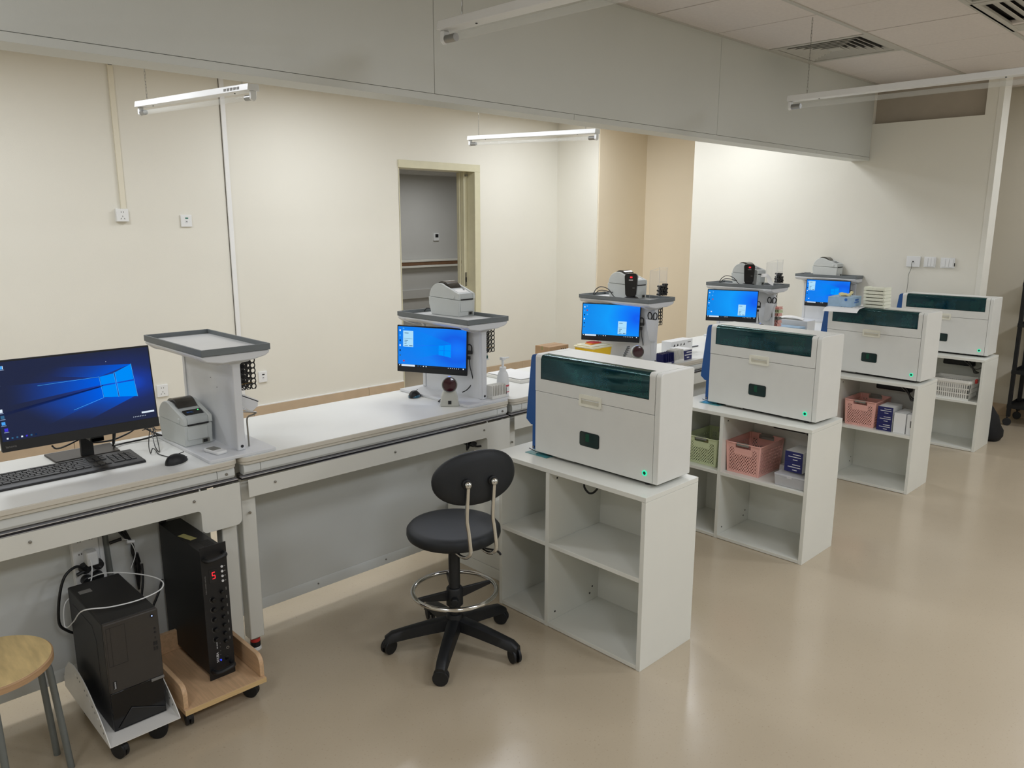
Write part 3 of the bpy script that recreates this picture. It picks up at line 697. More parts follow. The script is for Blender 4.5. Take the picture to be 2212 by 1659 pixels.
# printer cables lying on trays
for k, (x, y, z, lab) in enumerate(((ST[2]-0.02, 2.93, 1.162, 'loose black cable loop behind the third tray printer'), (ST[3]-0.0, 2.93, 1.162, 'loose black cable loop behind the fourth tray printer'), (ST[1]+0.03, 3.0, 1.162, 'short black cable behind the printer before the doorway'), (6.46, 2.98, 1.162, 'short black cable behind the printer at the right wall'))):
    t = thing('printer_cable', lab, 'cable', (x, y, z), 0)
    if k < 2:
        MB().tube([(-0.04, 0.10, 0.004), (-0.04, 0.08, 0.04), (-0.04, 0.04, 0.062), (-0.03, -0.01, 0.05), (-0.035, -0.055, 0.012), (-0.03, -0.09, 0.004), (0.0, -0.13, 0.004)], 0.0026, 6, smooth=5).build('cable_strand', blk, t, smooth=True)
        MB().tube([(-0.03, 0.10, 0.004), (-0.02, 0.07, 0.035), (-0.01, 0.03, 0.038), (0.0, 0.0, 0.03), (0.0, -0.02, 0.03)], 0.0026, 6, smooth=5).build('cable_strand', blk, t, smooth=True)
    else:
        MB().tube([(0.0, 0.07, 0.004), (0.0, 0.05, 0.02), (0.0, 0.02, 0.022), (0.0, -0.005, 0.024)], 0.0028, 6, smooth=5).build('cable_strand', blk, t, smooth=True)

# ------------------------------------------------------------------ screens
BZL = 0.006
def icons(parent, W, H, pts, s, cols, z=0.0012):
    for k, (u, v) in enumerate(pts):
        x, y = (u-0.5)*W, (v-0.5)*H; c = cols[k % len(cols)]
        MB().box(x-s/2, -z-0.0002, y-s*0.1, x+s/2, -z+0.0001, y+s*0.9).build('icon', c, parent)
        MB().box(x-s*0.55, -z-0.0002, y-s*0.5, x+s*0.55, -z+0.0001, y-s*0.32).build('icon_caption', scr_txt, parent)
scr_txt = emis('screen_caption', (170, 190, 225), 0.7); scr_wht = emis('screen_white', (225, 238, 250), 0.95)
scr_pale = emis('screen_window_pale', (176, 226, 255), 0.95); scr_red = emis('screen_red', (190, 50, 70), 0.9)
scr_cy = emis('screen_cyan', (80, 170, 250), 0.9); scr_dk = emis('screen_dark', (18, 44, 90), 0.8); scr_bar = mat('taskbar_black', (10, 20, 34), 0.3)
scr_tx = emis('screen_text', (60, 110, 150), 0.8); scr_pur = emis('screen_purple', (70, 60, 220), 0.9)
# large monitor on the left bench: local X along the bench, screen faces -Y, origin at stand base
BIG = thing('desktop_monitor', 'large black monitor with a dark blue desktop at the far left', 'monitor', (0.785, 3.02, BZ))
Wm, Hm = 0.478, 0.287
tilt = radians(7)
zc = 1.036-BZ; yc = 2.795-3.02; xc = (0.5115+0.97)/2-0.785-0.003
MP = T(xc, yc, zc) @ RX(-tilt)
def bigp(b, name, m_, **k):
    b2 = MB(); return b
def addM(Mx): b = MB(); b.M = Mx; return b
cab_ = addM(MP).box(-Wm/2, 0.0, -Hm/2, Wm/2, 0.018, Hm/2).build('casing', blk2, BIG, bevel=0.003)
addM(MP).box(-Wm/2, -0.002, -Hm/2, Wm/2, 0.0, -Hm/2+0.033).build('chin', blk, BIG, bevel=0.001)
sw, sh = Wm-0.010, Hm-0.033-0.006
MS = MP @ T(0, -0.0008, (0.033-0.006)/2)
navy_scr = screen_mat('navy_wallpaper', [(0.0, (0, 96, 235)), (0.16, (0, 74, 210)), (0.36, (12, 52, 148)), (0.60, (20, 40, 98)), (1.0, (24, 34, 66))], (0.76, 0.53), (1.0, 1.35), 0.66, 0.9)
def screen_face(parent, Mx, w, h, m_):
    b = addM(Mx); b.quad([(-w/2, 0, -h/2), (w/2, 0, -h/2), (w/2, 0, h/2), (-w/2, 0, h/2)], [(0, 0), (1, 0), (1, 1), (0, 1)])
    return b.build('screen', m_, parent)
scr = screen_face(BIG, MS, sw, sh, navy_scr)
def sp(u, v, d=0.0004): return ((u-0.5)*sw, -d, (v-0.5)*sh)
pane_m = emis('wallpaper_pane', (0, 140, 250), 0.98); edge_l = emis('wallpaper_pane_edge', (90, 190, 255), 1.0)
beam_f = emis_fade('wallpaper_beam', (0, 100, 240), 0.95, 0.85, 1.6); beam_d = emis_fade('wallpaper_dark_beam', (14, 30, 82), 0.9, 1.0, 0.6)
glow_f = emis_fade('wallpaper_glow', (10, 110, 245), 0.95, 0.7, 1.0)
# beams: fan to the left from the panes
addM(MS).quad([sp(0.05, 0.70), sp(0.05, 0.44), sp(0.650, 0.555), sp(0.640, 0.655)], [(0, 0), (0, 1), (1, 1), (1, 0)]).build('light_beam', beam_f, BIG)
addM(MS).quad([sp(0.10, 0.36), sp(0.27, 0.12), sp(0.655, 0.375), sp(0.650, 0.535)], [(0, 0), (0, 1), (1, 1), (1, 0)]).build('light_beam', beam_f, BIG)
addM(MS).quad([sp(0.35, 0.86, .0005), sp(0.30, 0.76, .0005), sp(0.63, 0.66, .0005), sp(0.870, 0.79, .0005)], [(0, 0), (0, 1), (0.7, 1), (1, 0)]).build('light_beam', beam_f, BIG)
addM(MS).quad([sp(0.50, 0.08, .0005), sp(0.30, 0.14, .0005), sp(0.66, 0.375, .0005), sp(0.885, 0.355, .0005)], [(0, 0), (0, 1), (0.7, 1), (1, 0)]).build('light_beam', beam_f, BIG)
addM(MS).quad([sp(0.0, 0.355, .0007), sp(0.0, 0.315, .0007), sp(0.66, 0.530, .0007), sp(0.66, 0.545, .0007)], [(0, 0), (0, 1), (1, 1), (1, 0)]).build('dark_beam', beam_d, BIG)
for q in ([(0.645, 0.665), (0.650, 0.553), (0.745, 0.562), (0.741, 0.690)], [(0.651, 0.535), (0.656, 0.382), (0.752, 0.362), (0.746, 0.545)],
          [(0.750, 0.700), (0.754, 0.562), (0.870, 0.575), (0.866, 0.79)], [(0.755, 0.546), (0.761, 0.362), (0.882, 0.335), (0.872, 0.556)]):
    addM(MS).quad([sp(u, v, .0009) for u, v in q]).build('wallpaper_pane', pane_m, BIG)
for (u0, v0), (u1, v1) in (((0.641, 0.667), (0.653, 0.378)), ((0.741, 0.70), (0.752, 0.36)), ((0.749, 0.70), (0.760, 0.36)), ((0.866, 0.795), (0.884, 0.33)), ((0.25, 0.65), (0.641, 0.667)), ((0.45, 0.27), (0.653, 0.378))):
    MB_ = addM(MS); MB_.tube([sp(u0, v0, .0011), sp(u1, v1, .0011)], 0.0005, 4); MB_.build('pane_edge', edge_l, BIG)
MI = MS @ T(0, 0, 0)
icp = thing  # icons of the big screen
def icon_at(u, v, s, m_, cap=True):
    p = sp(u, v, 0.0011)
    addM(MS).box(p[0]-s/2, p[1]-0.0001, p[2]-s/2, p[0]+s/2, p[1]+0.0002, p[2]+s/2).build('icon', m_, BIG)
    if cap: addM(MS).box(p[0]-s*0.7, p[1]-0.0001, p[2]-s*0.85, p[0]+s*0.7, p[1]+0.0002, p[2]-s*0.68).build('icon_caption', scr_txt, BIG)
for u, v, m_ in ((0.052, 0.93, scr_cy), (0.02, 0.82, scr_red), (0.02, 0.735, scr_cy), (0.015, 0.39, scr_wht), (0.02, 0.31, scr_tx), (0.02, 0.23, scr_cy), (0.03, 0.145, scr_pur), (0.056, 0.93, scr_wht)):
    icon_at(u, v, 0.010, m_)
for k in range(7): icon_at(0.03+0.028*k, 0.035, 0.005, (scr_wht, scr_tx, scr_tx, scr_wht, scr_pur, scr_tx, scr_dk)[k], False)
for k in range(8): icon_at(0.835+0.012*k, 0.05, 0.0022, scr_wht, False)
p = sp(0.94, 0.095, 0.0011); addM(MS).box(p[0]-0.021, p[1], p[2]-0.003, p[0]+0.021, p[1]+0.0002, p[2]+0.003).build('input_bar', scr_wht, BIG)
icon_at(0.7, 0.86, 0.0015, scr_wht, False)
lettering('lenovo', 0.011, letter_g, MP @ T(-Wm/2+0.010, -0.0021, -Hm/2+0.012) @ FACE_NY, BIG)
# neck and foot
b = MB(); b.prism([(-0.06, 0.002), (-0.05, 0.004), (-0.135, 0.25), (-0.15, 0.25), (-0.085, 0.12)], 'x', -0.021, 0.021)
MB().box(-0.020, -0.07, 0.004, 0.020, -0.05, 0.09).build('neck', blk2, BIG, bevel=0.002)
MB().box(-0.020, -0.20, 0.085, 0.020, -0.05, 0.10).box(-0.020, -0.20, 0.085, 0.020, -0.185, 0.27).build('neck_arm', blk2, BIG, bevel=0.002)
MB().prism([(-0.105, -0.075), (0.105, -0.075), (0.112, 0.055), (-0.11, 0.055)], 'z', 0.0, 0.007).build('foot', pc_f, BIG, bevel=0.002)
# station monitors
cy_scr = screen_mat('cyan_wallpaper', [(0.0, (0, 110, 255)), (0.12, (0, 96, 245)), (0.35, (0, 130, 255)), (0.62, (0, 158, 255)), (1.0, (0, 140, 240))], (0.98, 0.62), (1.0, 0.7), 0.95, 0.95)
cy_scr2 = screen_mat('blue_wallpaper', [(0.0, (0, 130, 255)), (0.14, (0, 118, 255)), (0.34, (0, 96, 235)), (0.6, (0, 128, 250)), (1.0, (0, 128, 245))], (0.86, 0.5), (1.0, 0.75), 0.8, 0.93)
logo_m = emis('screen_logo', (0, 150, 255), 1.0); lf = emis_fade('screen_ray', (0, 150, 255), 0.95, 0.5, 1.2)
def arm_monitor(c, th, label, win, logo, icons_, tex, tiltd=0, roll=-1.2):
    # local frame: origin at the screen centre, faces local -Y
    t = thing('arm_monitor', label, 'monitor', c, 0.0, 'small monitors on the shelf stations')
    t.rotation_euler = (0, 0, -pi/2-th)
    W_, H_ = 0.343, 0.221; RM = RY(radians(-roll))
    addM(RM).box(-W_/2, 0, -H_/2, W_/2, 0.014, H_/2).build('casing', blk2, t, bevel=0.002)
    addM(RM).box(-W_/2+0.002, -0.0015, -H_/2+0.002, W_/2-0.002, 0.0, -H_/2+0.026).build('chin', blk, t, bevel=0.0006)
    w_, h_ = W_-0.010, H_-0.026-0.006; Ms = RM @ T(0, -0.0006, 0.0105)
    b = addM(Ms); b.quad([(-w_/2, 0, -h_/2), (w_/2, 0, -h_/2), (w_/2, 0, h_/2), (-w_/2, 0, h_/2)], [(0, 0), (1, 0), (1, 1), (0, 1)]); b.build('screen', tex, t)
    P_ = lambda u, v, d=0.0006: ((u-0.5)*w_, -d, (v-0.5)*h_)
    def r_(u0, v0, u1, v1, m_, n_, d=0.0007):
        addM(Ms).quad([P_(u0, v0, d), P_(u1, v0, d), P_(u1, v1, d), P_(u0, v1, d)]).build(n_, m_, t)
    if logo:
        addM(Ms).quad([P_(0.1, 0.48), P_(0.2, 0.18), P_(logo[0], logo[1]+0.02), P_(logo[0], logo[1]+0.24)], [(0, 0), (0, 1), (1, 1), (1, 0)]).build('light_beam', lf, t)
        addM(Ms).quad([P_(0.2, 0.98), P_(0.1, 0.55), P_(logo[0], logo[1]+0.25), P_(logo[0]+0.19, logo[1]+0.30)], [(0, 0), (0, 1), (0.9, 1), (1, 0)]).build('light_beam', lf, t)
        u, v = logo
        for q in ([(u, v+0.125), (u+0.076, v+0.125), (u+0.076, v+0.255), (u, v+0.24)], [(u+0.082, v+0.125), (u+0.18, v+0.125), (u+0.18, v+0.285), (u+0.082, v+0.26)],
                  [(u, v), (u+0.076, v-0.015), (u+0.076, v+0.117), (u, v+0.117)], [(u+0.082, v-0.017), (u+0.18, v-0.045), (u+0.18, v+0.117), (u+0.082, v+0.117)]):
            addM(Ms).quad([P_(a_, c_, 0.0008) for a_, c_ in q]).build('wallpaper_pane', logo_m, t)
    r_(0, 0, 1, 0.055, scr_bar, 'taskbar', 0.0007); r_(0.05, 0.004, 0.25, 0.05, scr_wht, 'search_box', 0.0009)
    r_(0.015, 0.015, 0.03, 0.04, scr_wht, 'start_mark', 0.0009)
    for k in range(4): r_(0.29+0.04*k, 0.016, 0.305+0.04*k, 0.04, (scr_tx, scr_tx, scr_wht, scr_wht)[k], 'taskbar_icon', 0.0009)
    for k in range(6): r_(0.74+0.03*k, 0.018, 0.748+0.03*k, 0.036, scr_wht, 'tray_icon', 0.0009)
    r_(0.955, 0.012, 0.972, 0.042, scr_wht, 'tray_icon', 0.0009)
    wu, wv = win; r_(wu, wv, wu+0.15, wv+0.40, scr_pale, 'dialog_window', 0.0010)
    r_(wu+0.01, wv+0.20, wu+0.14, wv+0.205, scr_tx, 'dialog_rule', 0.0012)
    for k, (dv, l_) in enumerate(((0.335, 0.06), (0.15, 0.05), (0.11, 0.035), (0.075, 0.03), (0.02, 0.05))): r_(wu+0.02, wv+dv, wu+0.02+l_, wv+dv+0.014, scr_tx, 'dialog_text', 0.0012)
    r_(wu+0.09, wv+0.018, wu+0.14, wv+0.038, scr_tx, 'dialog_text', 0.0012)
    for k in range(6): r_(0.02, 0.88-0.125*k, 0.04, 0.92-0.125*k, (scr_wht, scr_cy, scr_dk, scr_wht, scr_dk, scr_tx)[k], 'icon', 0.0009)
    for (u, v, m_) in icons_: r_(u-0.012, v-0.02, u+0.012, v+0.02, m_, 'icon', 0.0009)
    # arm back to the upright, plug and lead on the right edge
    MB().box(-0.03, 0.014, -0.035, 0.03, 0.022, 0.035).build('mount_plate', blk, t, bevel=0.001)
    q = t.rotation_euler.to_matrix().to_4x4().inverted()
    up = q @ (Vector((ST_near(c[0])+0.004, c[1]+0.0, c[2]))-Vector(c)).to_4d()
    MB().tube([(0, 0.02, 0), (up.x*0.5, up.y*0.6+0.005, 0), (up.x, up.y, 0)], 0.009, 8).build('arm', stat_w, t, smooth=True)
    MB().tube([(W_/2-0.004, 0.010, 0.03), (W_/2+0.010, 0.012, 0.032), (W_/2+0.018, 0.012, 0.022), (W_/2+0.018, 0.012, 0.004)], 0.003, 6, smooth=3).build('plug_lead', blk, t, smooth=True)
    MB().box(W_/2-0.002, 0.006, -0.012, W_/2+0.022, 0.016, 0.004).build('plug', blk, t, bevel=0.002)
    MB().box(W_/2-0.002, 0.008, -0.038, W_/2+0.012, 0.014, -0.022).build('plug', blk, t, bevel=0.001)
    MB().tube([(W_/2+0.006, 0.011, -0.038), (W_/2+0.010, 0.012, -0.075), (W_/2+0.018, 0.02, -0.12), (W_/2+0.016, 0.03, -0.15), (W_/2-0.01, 0.03, -0.185), (W_/2-0.035, 0.03, -0.20)], 0.0023, 6, smooth=4).build('lead', blk, t, smooth=True)
    return t
def ST_near(x): return min(ST, key=lambda s: abs(s-x) if s > x else 9)
arm_monitor((2.25, 2.830, 1.013), radians(-33.0), 'small monitor by the doorway station with a pale window at its upper left', (0.075, 0.50), (0.60, 0.34), [(0.08, 0.95, scr_cy), (0.085, 0.14, scr_red)], cy_scr2, roll=-1.7)
arm_monitor((3.60, 2.843, 1.024), radians(-31.7), 'small monitor above the first analyser with a pale window at lower right', (0.63, 0.10), None, [(0.07, 0.93, scr_cy), (0.075, 0.80, scr_red), (0.08, 0.67, scr_cy)], cy_scr)
arm_monitor((4.90, 2.804, 1.032), radians(-32.8), 'small monitor above the second analyser with a pale window at lower right', (0.63, 0.10), None, [(0.10, 0.93, scr_cy), (0.09, 0.80, scr_cy), (0.10, 0.66, scr_red), (0.09, 0.20, scr_wht)], cy_scr)
arm_monitor((6.36, 2.775, 1.03), radians(-16), 'small monitor at the wall station with a pale window at its upper left', (0.05, 0.55), (0.58, 0.42), [(0.08, 0.18, scr_wht)], cy_scr2)

# ------------------------------------------------------------------ keyboard, mice, leads on the left bench
KB = thing('keyboard', 'black keyboard in front of the large monitor', 'keyboard', (0.458, 2.742, BZ))
kw, kd = 0.452, 0.150
KB.rotation_euler = (0, 0, radians(0.3))
MB().prism([(0.0, 0.0), (0.0, 0.006), (0.008, 0.0095), (0.03, 0.0105), (kd, 0.018), (kd, 0.002)], 'x', 0, kw).build('case', blk, KB, bevel=0.003)
ka = math.atan2(0.0075, kd-0.03)
def key_mesh(w, d):
    b = MB(); b.frustum((0, 0, w, d), (0.001, 0.001, w-0.001, d-0.0012), 0, 0.0032); return b
kc = {}
def key(x, y, w, d=0.0155):
    k = (round(w, 4), round(d, 4))
    if k not in kc:
        o = key_mesh(w, d).build('key', blk2, KB); kc[k] = o
    else: o = kc[k].copy(); COL.objects.link(o)
    o.location = (x, y, 0.0105+(y-0.03)*math.tan(ka)); o.rotation_euler = (ka, 0, 0)
u = 0.0188; rows = [0.036, 0.0535, 0.071, 0.0885, 0.106]
def row(y, x, ws, d=0.0155):
    for w in ws: key(x, y, w*u-0.0016, d); x += w*u
row(rows[4], 0.008, [1]*13+[2]); row(rows[3], 0.008, [1.5]+[1]*12+[1.5]); row(rows[2], 0.008, [1.75]+[1]*11+[2.25]); row(rows[1], 0.008, [2.25]+[1]*10+[2.75]); row(rows[0], 0.008, [1.25, 1.25, 1.25, 6.25, 1.25, 1.25, 1.25, 1.25])
row(0.128, 0.008, [1], 0.010); row(0.128, 0.008+2*u, [1]*4, 0.010); row(0.128, 0.008+6.5*u, [1]*4, 0.010); row(0.128, 0.008+11*u, [1]*4, 0.010)
x = 0.008+15.35*u
for yy in (rows[4], rows[3]): row(yy, x, [1]*3)
row(0.128, x, [1]*3, 0.010); row(rows[1], x+u, [1]); row(rows[0], x, [1]*3)
x = 0.008+18.75*u
for yy in (rows[4], rows[3], rows[2], rows[1]): row(yy, x, [1]*4)
row(rows[0], x, [2, 1, 1])
t = thing('mouse', 'black mouse with its lead on the bench right of the keyboard', 'mouse', (0.985, 2.672, BZ), radians(-62))
def mouse_body(t, m1, m2, L=0.096, Wd=0.056, Hh=0.032):
    b = MB(); b.ell((0, 0, 0), (Wd/2, L/2, Hh), 24, 14)
    b.v = [(x*(1-0.12*abs(y)/L*2*(1 if y > 0 else 0.2)), y, max(z, 0)*(1.0-0.25*(y/L*2)) if z > 0 else 0.0) for x, y, z in b.v]
    o = b.build('body', m1, t, smooth=True, angle=80)
    MB().box(-0.0005, 0.012, Hh*0.82, 0.0005, 0.04, Hh*0.9).build('seam', dark_m, t)
    return o
mouse_body(t, blk2, blk)
tag(MB().tube([(1.030, 2.692, 0.788), (1.0, 2.705, 0.784), (0.975, 2.80, 0.783), (0.985, 2.86, 0.783), (0.965, 2.835, 0.80), (0.955, 2.83, 0.785), (0.975, 2.90, 0.80), (1.005, 2.96, 0.84), (1.0, 2.93, 0.83), (0.98, 2.85, 0.80), (0.99, 2.84, 0.784), (1.02, 2.95, 0.83), (1.04, 3.03, 0.82), (1.05, 3.05, 0.79)], 0.0016, 6, smooth=6).build('mouse_cable', blk, smooth=True), 'thin black mouse lead tied into a bow on the bench', 'cable')
cb = thing('monitor_cables', 'two thick black leads running from the monitor behind the keyboard to the printer', 'cable', (0.8, 3.0, BZ))
MB().tube([(0.03, 0.07, 0.02), (0.10, 0.075, 0.014), (0.16, 0.07, 0.03), (0.21, 0.08, 0.045), (0.25, 0.05, 0.02), (0.28, 0.0, 0.006), (0.30, -0.02, 0.004)], 0.0034, 8, smooth=5).build('lead', blk, cb, smooth=True)
MB().tube([(0.075, -0.05, 0.09), (0.077, -0.03, 0.03), (0.085, 0.0, 0.012), (0.13, 0.03, 0.006), (0.20, 0.03, 0.008), (0.25, 0.0, 0.02), (0.29, -0.03, 0.006)], 0.0034, 8, smooth=5).build('lead', blk, cb, smooth=True)
MB().tube([(-0.14, -0.12, 0.082), (-0.12, -0.08, 0.06), (-0.08, -0.03, 0.05), (-0.02, 0.0, 0.06)], 0.003, 8, smooth=5).build('lead', blk, cb, smooth=True)
MB().tube([(0.075, -0.08, 0.12), (0.076, -0.05, 0.06), (0.077, -0.03, 0.03)], 0.0055, 8).build('plug', blk, cb, smooth=True)
MB().tube([(0.21, 0.06, 0.035), (0.235, 0.02, 0.05), (0.22, -0.03, 0.03), (0.24, 0.03, 0.055), (0.26, 0.05, 0.03), (0.3, 0.03, 0.03), (0.29, 0.0, 0.01)], 0.0016, 6, smooth=5).build('thin_lead', blk, cb, smooth=True)
t = thing('mouse', 'dark mouse with blue glossy sides before the doorway station', 'mouse', (2.215, 2.925, BZ), radians(-60))
mouse_body(t, blk, mouse_b, 0.080, 0.056, 0.033)
b = MB(); b.ell((0, -0.005, 0.006), (0.0285, 0.034, 0.016), 20, 10); b.build('side_shell', mouse_b, t, smooth=True, angle=80)
t = thing('digital_thermometer', 'small white device with a grey display on the station base by the printer', 'device', (1.117, 2.655, BZ+0.013), radians(10))
MB().prism(rrect(-0.022, -0.045, 0.022, 0.045, 0.01), 'z', 0, 0.012).build('casing', sock_m, t, bevel=0.004)
MB().prism(rrect(-0.017, -0.012, 0.017, 0.034, 0.003), 'z', 0.012, 0.0128).build('display', grip_m, t)
MB().box(-0.006, 0.008, 0.0128, 0.006, 0.02, 0.0132).build('display_digits', letter_g, t)

# ------------------------------------------------------------------ presentation barcode scanners
def scanner(loc, rz, label):
    t = thing('barcode_scanner', label, 'scanner', loc, rz, 'round presentation scanners on the benches')
    MB().prism([(-0.044, 0.0), (0.044, 0.0), (0.036, 0.05), (0.026, 0.075), (-0.026, 0.075), (-0.036, 0.05)], 'y', -0.022, 0.03).build('stand', scan_m, t, bevel=0.006, seg=3)
    MB().box(-0.0075, -0.0235, 0.012, 0.0075, -0.021, 0.028).build('stand_badge', letter_k, t)
    Mx = T(0, -0.006, 0.100) @ RX(radians(-10))
    b = addM(Mx @ RX(pi/2)); b.lathe([(0.012, -0.048), (0.026, -0.042), (0.034, -0.022), (0.0365, 0.0), (0.036, 0.016), (0.034, 0.019)], 32); b.build('head', scan_m, t, smooth=True, angle=50)
    b = addM(Mx @ RX(pi/2)); b.lathe([(0.0345, 0.016), (0.0345, 0.022), (0.0315, 0.0245), (0.029, 0.019)], 32, caps=False); b.build('ring', scan_r, t, smooth=True, angle=50)
    b = addM(Mx @ RX(pi/2)); b.lathe([(0.0305, 0.014), (0.0300, 0.0205), (0.016, 0.0225), (0.001, 0.023)], 32); b.build('window', red_gl, t, smooth=True)
    addM(Mx).box(-0.005, -0.012, 0.0355, 0.005, 0.0, 0.0375).build('light', bluetop, t, bevel=0.001)
    MB().tube([(-0.02, 0.035, 0.03), (-0.04, 0.045, 0.02), (-0.05, 0.07, 0.004), (-0.02, 0.12, 0.004)], 0.002, 6, smooth=4).build('lead', blk, t, smooth=True)
    return t
scanner((2.218, 2.668, BZ), radians(-38), 'round headed scanner on the bench before the doorway station')
scanner((3.575, 2.63, BZ), radians(-38), 'round headed scanner at the station above the first analyser')
scanner((4.985, 2.63, BZ), radians(-38), 'round headed scanner peeking over the second analyser')

# black upright hand scanners and clear boxes on trays 3 and 4
def hand_scanner(loc, rz, label, bar):
    t = thing('hand_scanner', label, 'scanner', loc, rz, 'black upright scanners on the trays')
    MB().prism([(-0.034, 0), (0.034, 0), (0.030, 0.010), (0.016, 0.016), (-0.016, 0.016), (-0.030, 0.010)], 'y', -0.02, 0.03).build('base', blk, t, bevel=0.003)
    pts = rrect(-0.029, 0.014, 0.029, 0.125, 0.016, 6)
    pts = [(x*(0.80+0.2*min(1, (z-0.014)/0.07)), z) for x, z in pts]
    MB().prism(pts, 'y', -0.012, 0.016).build('body', blk_gl, t, bevel=0.003)
    MB().box(-0.004, -0.0135, 0.103, 0.006, -0.0118, 0.110).build('light', redled, t, bevel=0.0005)
    MB().box(-0.009, -0.0135, 0.092, 0.009, -0.0118, 0.096).build('label_strip', letter_w if bar else letter_g, t)
    MB().box(0.008, -0.0133, 0.056, 0.018, -0.0118, 0.0585).build('small_mark', letter_g, t)
    t.scale = (1.3, 1.15, 1.22)
    return t
hand_scanner((3.655, 2.745, BZ+0.3815), radians(-62), 'black upright scanner leaning before the third tray printer', True)
hand_scanner((5.085, 2.790, BZ+0.3815), radians(-55), 'black upright scanner before the fourth tray printer', False)
def clear_box(loc, rz, label, seed):
    t = thing('clear_dispenser', label, 'box', loc, rz, 'clear acrylic dispensers of black caps')
    W_, D_, H_ = 0.050, 0.105, 0.185; th_ = 0.002
    b = MB(); b.box(-W_/2, 0, 0, W_/2, th_, H_*0.38).box(-W_/2, 0, H_*0.55, W_/2, th_, H_).box(-W_/2, D_-th_, 0, W_/2, D_, H_*0.86).box(-W_/2, th_, 0, -W_/2+th_, D_-th_, H_*0.9).box(W_/2-th_, th_, 0, W_/2, D_-th_, H_*0.9).box(-W_/2, 0, 0, W_/2, D_, th_)
    b.build('shell', acryl, t)
    MB().tube([(-W_/2, 0, 0.02), (-W_/2, 0, H_), (W_/2, 0, H_), (W_/2, 0, 0.02)], 0.0013, 5).build('shell_edge', frost, t)
    MB().tube([(-W_/2, 0, H_), (-W_/2, D_, H_*0.86), (-W_/2, D_, 0)], 0.0011, 5).build('shell_edge', frost, t)
    MB().tube([(-W_/2, 0, H_*0.55), (W_/2, 0, H_*0.55)], 0.0013, 5).build('shell_edge', frost, t)
    rnd = random.Random(seed); b = MB()
    for r_ in range(6):
        for c_ in range(4):
            if r_ > 3 and rnd.random() < 0.35: continue
            x = -0.021+c_*0.0135+rnd.uniform(-0.002, 0.002)+(0.005 if r_ % 2 else 0); z = 0.030+r_*0.0115+rnd.uniform(-0.001, 0.001)
            b.cyl((x, -0.012+rnd.uniform(-0.003, 0.003), z), (x, 0.02, z), 0.0062, seg=10)
    o = b.build('caps', blk, t, smooth=True); o['kind'] = 'stuff'
    return t
clear_box((3.793, 2.622, BZ+0.3815), radians(-24), 'clear dispenser of black caps on the third tray', 3)
clear_box((5.205, 2.622, BZ+0.3815), radians(-20), 'clear dispenser of black caps on the fourth tray', 5)
tg = tag(MB().tube([(5.155, 2.735, 1.235), (5.165, 2.70, 1.235), (5.17, 2.68, 1.215), (5.15, 2.66, 1.19), (5.16, 2.64, 1.18)], 0.016, 6, smooth=4, flat=0.08).build('label_curl', paper_m, smooth=True), 'curled white label strip hanging out of the fourth tray printer', 'label')
# pockets with scissors
def pocket(x, y, z, label, label2, lean):
    t = thing('wall_pocket', label, 'holder', (x, y, z), 0, 'white pockets on the shelf stations')
    b = MB(); v = []
    for zz, hw, d in ((0.0, 0.013, 0.020), (0.012, 0.019, 0.026), (0.13, 0.036, 0.036)):
        sh_ = -lean*zz
        v += [(-d, -hw+sh_, zz), (0, -hw+sh_, zz), (0, hw+sh_, zz), (-d, hw+sh_, zz)]
    b.add(v, [(0, 3, 2, 1), (0, 1, 5, 4), (1, 2, 6, 5), (2, 3, 7, 6), (3, 0, 4, 7), (4, 5, 9, 8), (5, 6, 10, 9), (6, 7, 11, 10), (7, 4, 8, 11)])
    o = b.build('pocket_body', stat_w, t, bevel=0.003)
    s = thing('scissors', label2, 'scissors', (x-0.016, y-lean*0.13, z+0.13), 0, 'black handled scissors in pockets')
    for sy, rot in ((-1, -0.25), (1, 0.25)):
        ring = [(0, sy*0.0155+0.0135*cos(a_)*1.0, 0.020+0.021*sin(a_)) for a_ in [2*pi*k/16 for k in range(16)]]
        b = MB(); b.M = RX(-rot*0.5); b.tube(ring, 0.0032, 8, closed=True); b.build('handle', blk, s, smooth=True)
        b = MB(); b.M = RX(rot*0.15); b.box(-0.001, sy*0.004-0.003, -0.10, 0.001, sy*0.004+0.003, 0.004); b.build('blade', nickel, s)
    return t
pocket(ST[2]-0.001, 2.612, 0.925, 'white tapered pocket on the third shelf station', 'black handled scissors upright in the pocket of the third station', -0.05)
pocket(ST[3]-0.001, 2.655, 0.920, 'white tapered pocket leaning on the fourth shelf station', 'black handled scissors tilted in the pocket of the fourth station', 0.28)

# ------------------------------------------------------------------ things around station 2
t = thing('pump_bottle', 'white pump bottle with a red label right of the doorway station', 'bottle', (2.537, 2.650, BZ))
MB().lathe([(0.026, 0), (0.030, 0.004), (0.030, 0.07), (0.027, 0.10), (0.020, 0.118), (0.017, 0.122)], 28).build('bottle_body', bottle_m, t, smooth=True, angle=40)
MB().lathe([(0.0305, 0.022), (0.0306, 0.058)], 28).build('label_wrap', label_red, t, smooth=True)
b = MB(); b.lathe([(0.0308, 0.026), (0.0309, 0.050)], 28); b.build('label_panel', paper_m, t, smooth=True)
for k in range(3): b = MB(); b.M = RZ(-2.2+0.22*k); b.box(0.0305, -0.0015, 0.014, 0.0313, 0.0015, 0.048); b.build('label_text', letter_k if k else label_red, t)
MB().cyl((0, 0, 0.120), (0, 0, 0.142), 0.016, seg=20).build('collar', sock_m, t, bevel=0.002)
MB().cyl((0, 0, 0.142), (0, 0, 0.178), 0.0065, seg=14).build('pump_stem', sock_m, t)
MB().prism([(-0.012, 0.176), (0.012, 0.176), (0.012, 0.188), (-0.012, 0.190)], 'y', -0.010, 0.010).box(0.004, -0.005, 0.180, 0.040, 0.005, 0.187).build('pump_head', sock_m, t, bevel=0.002)
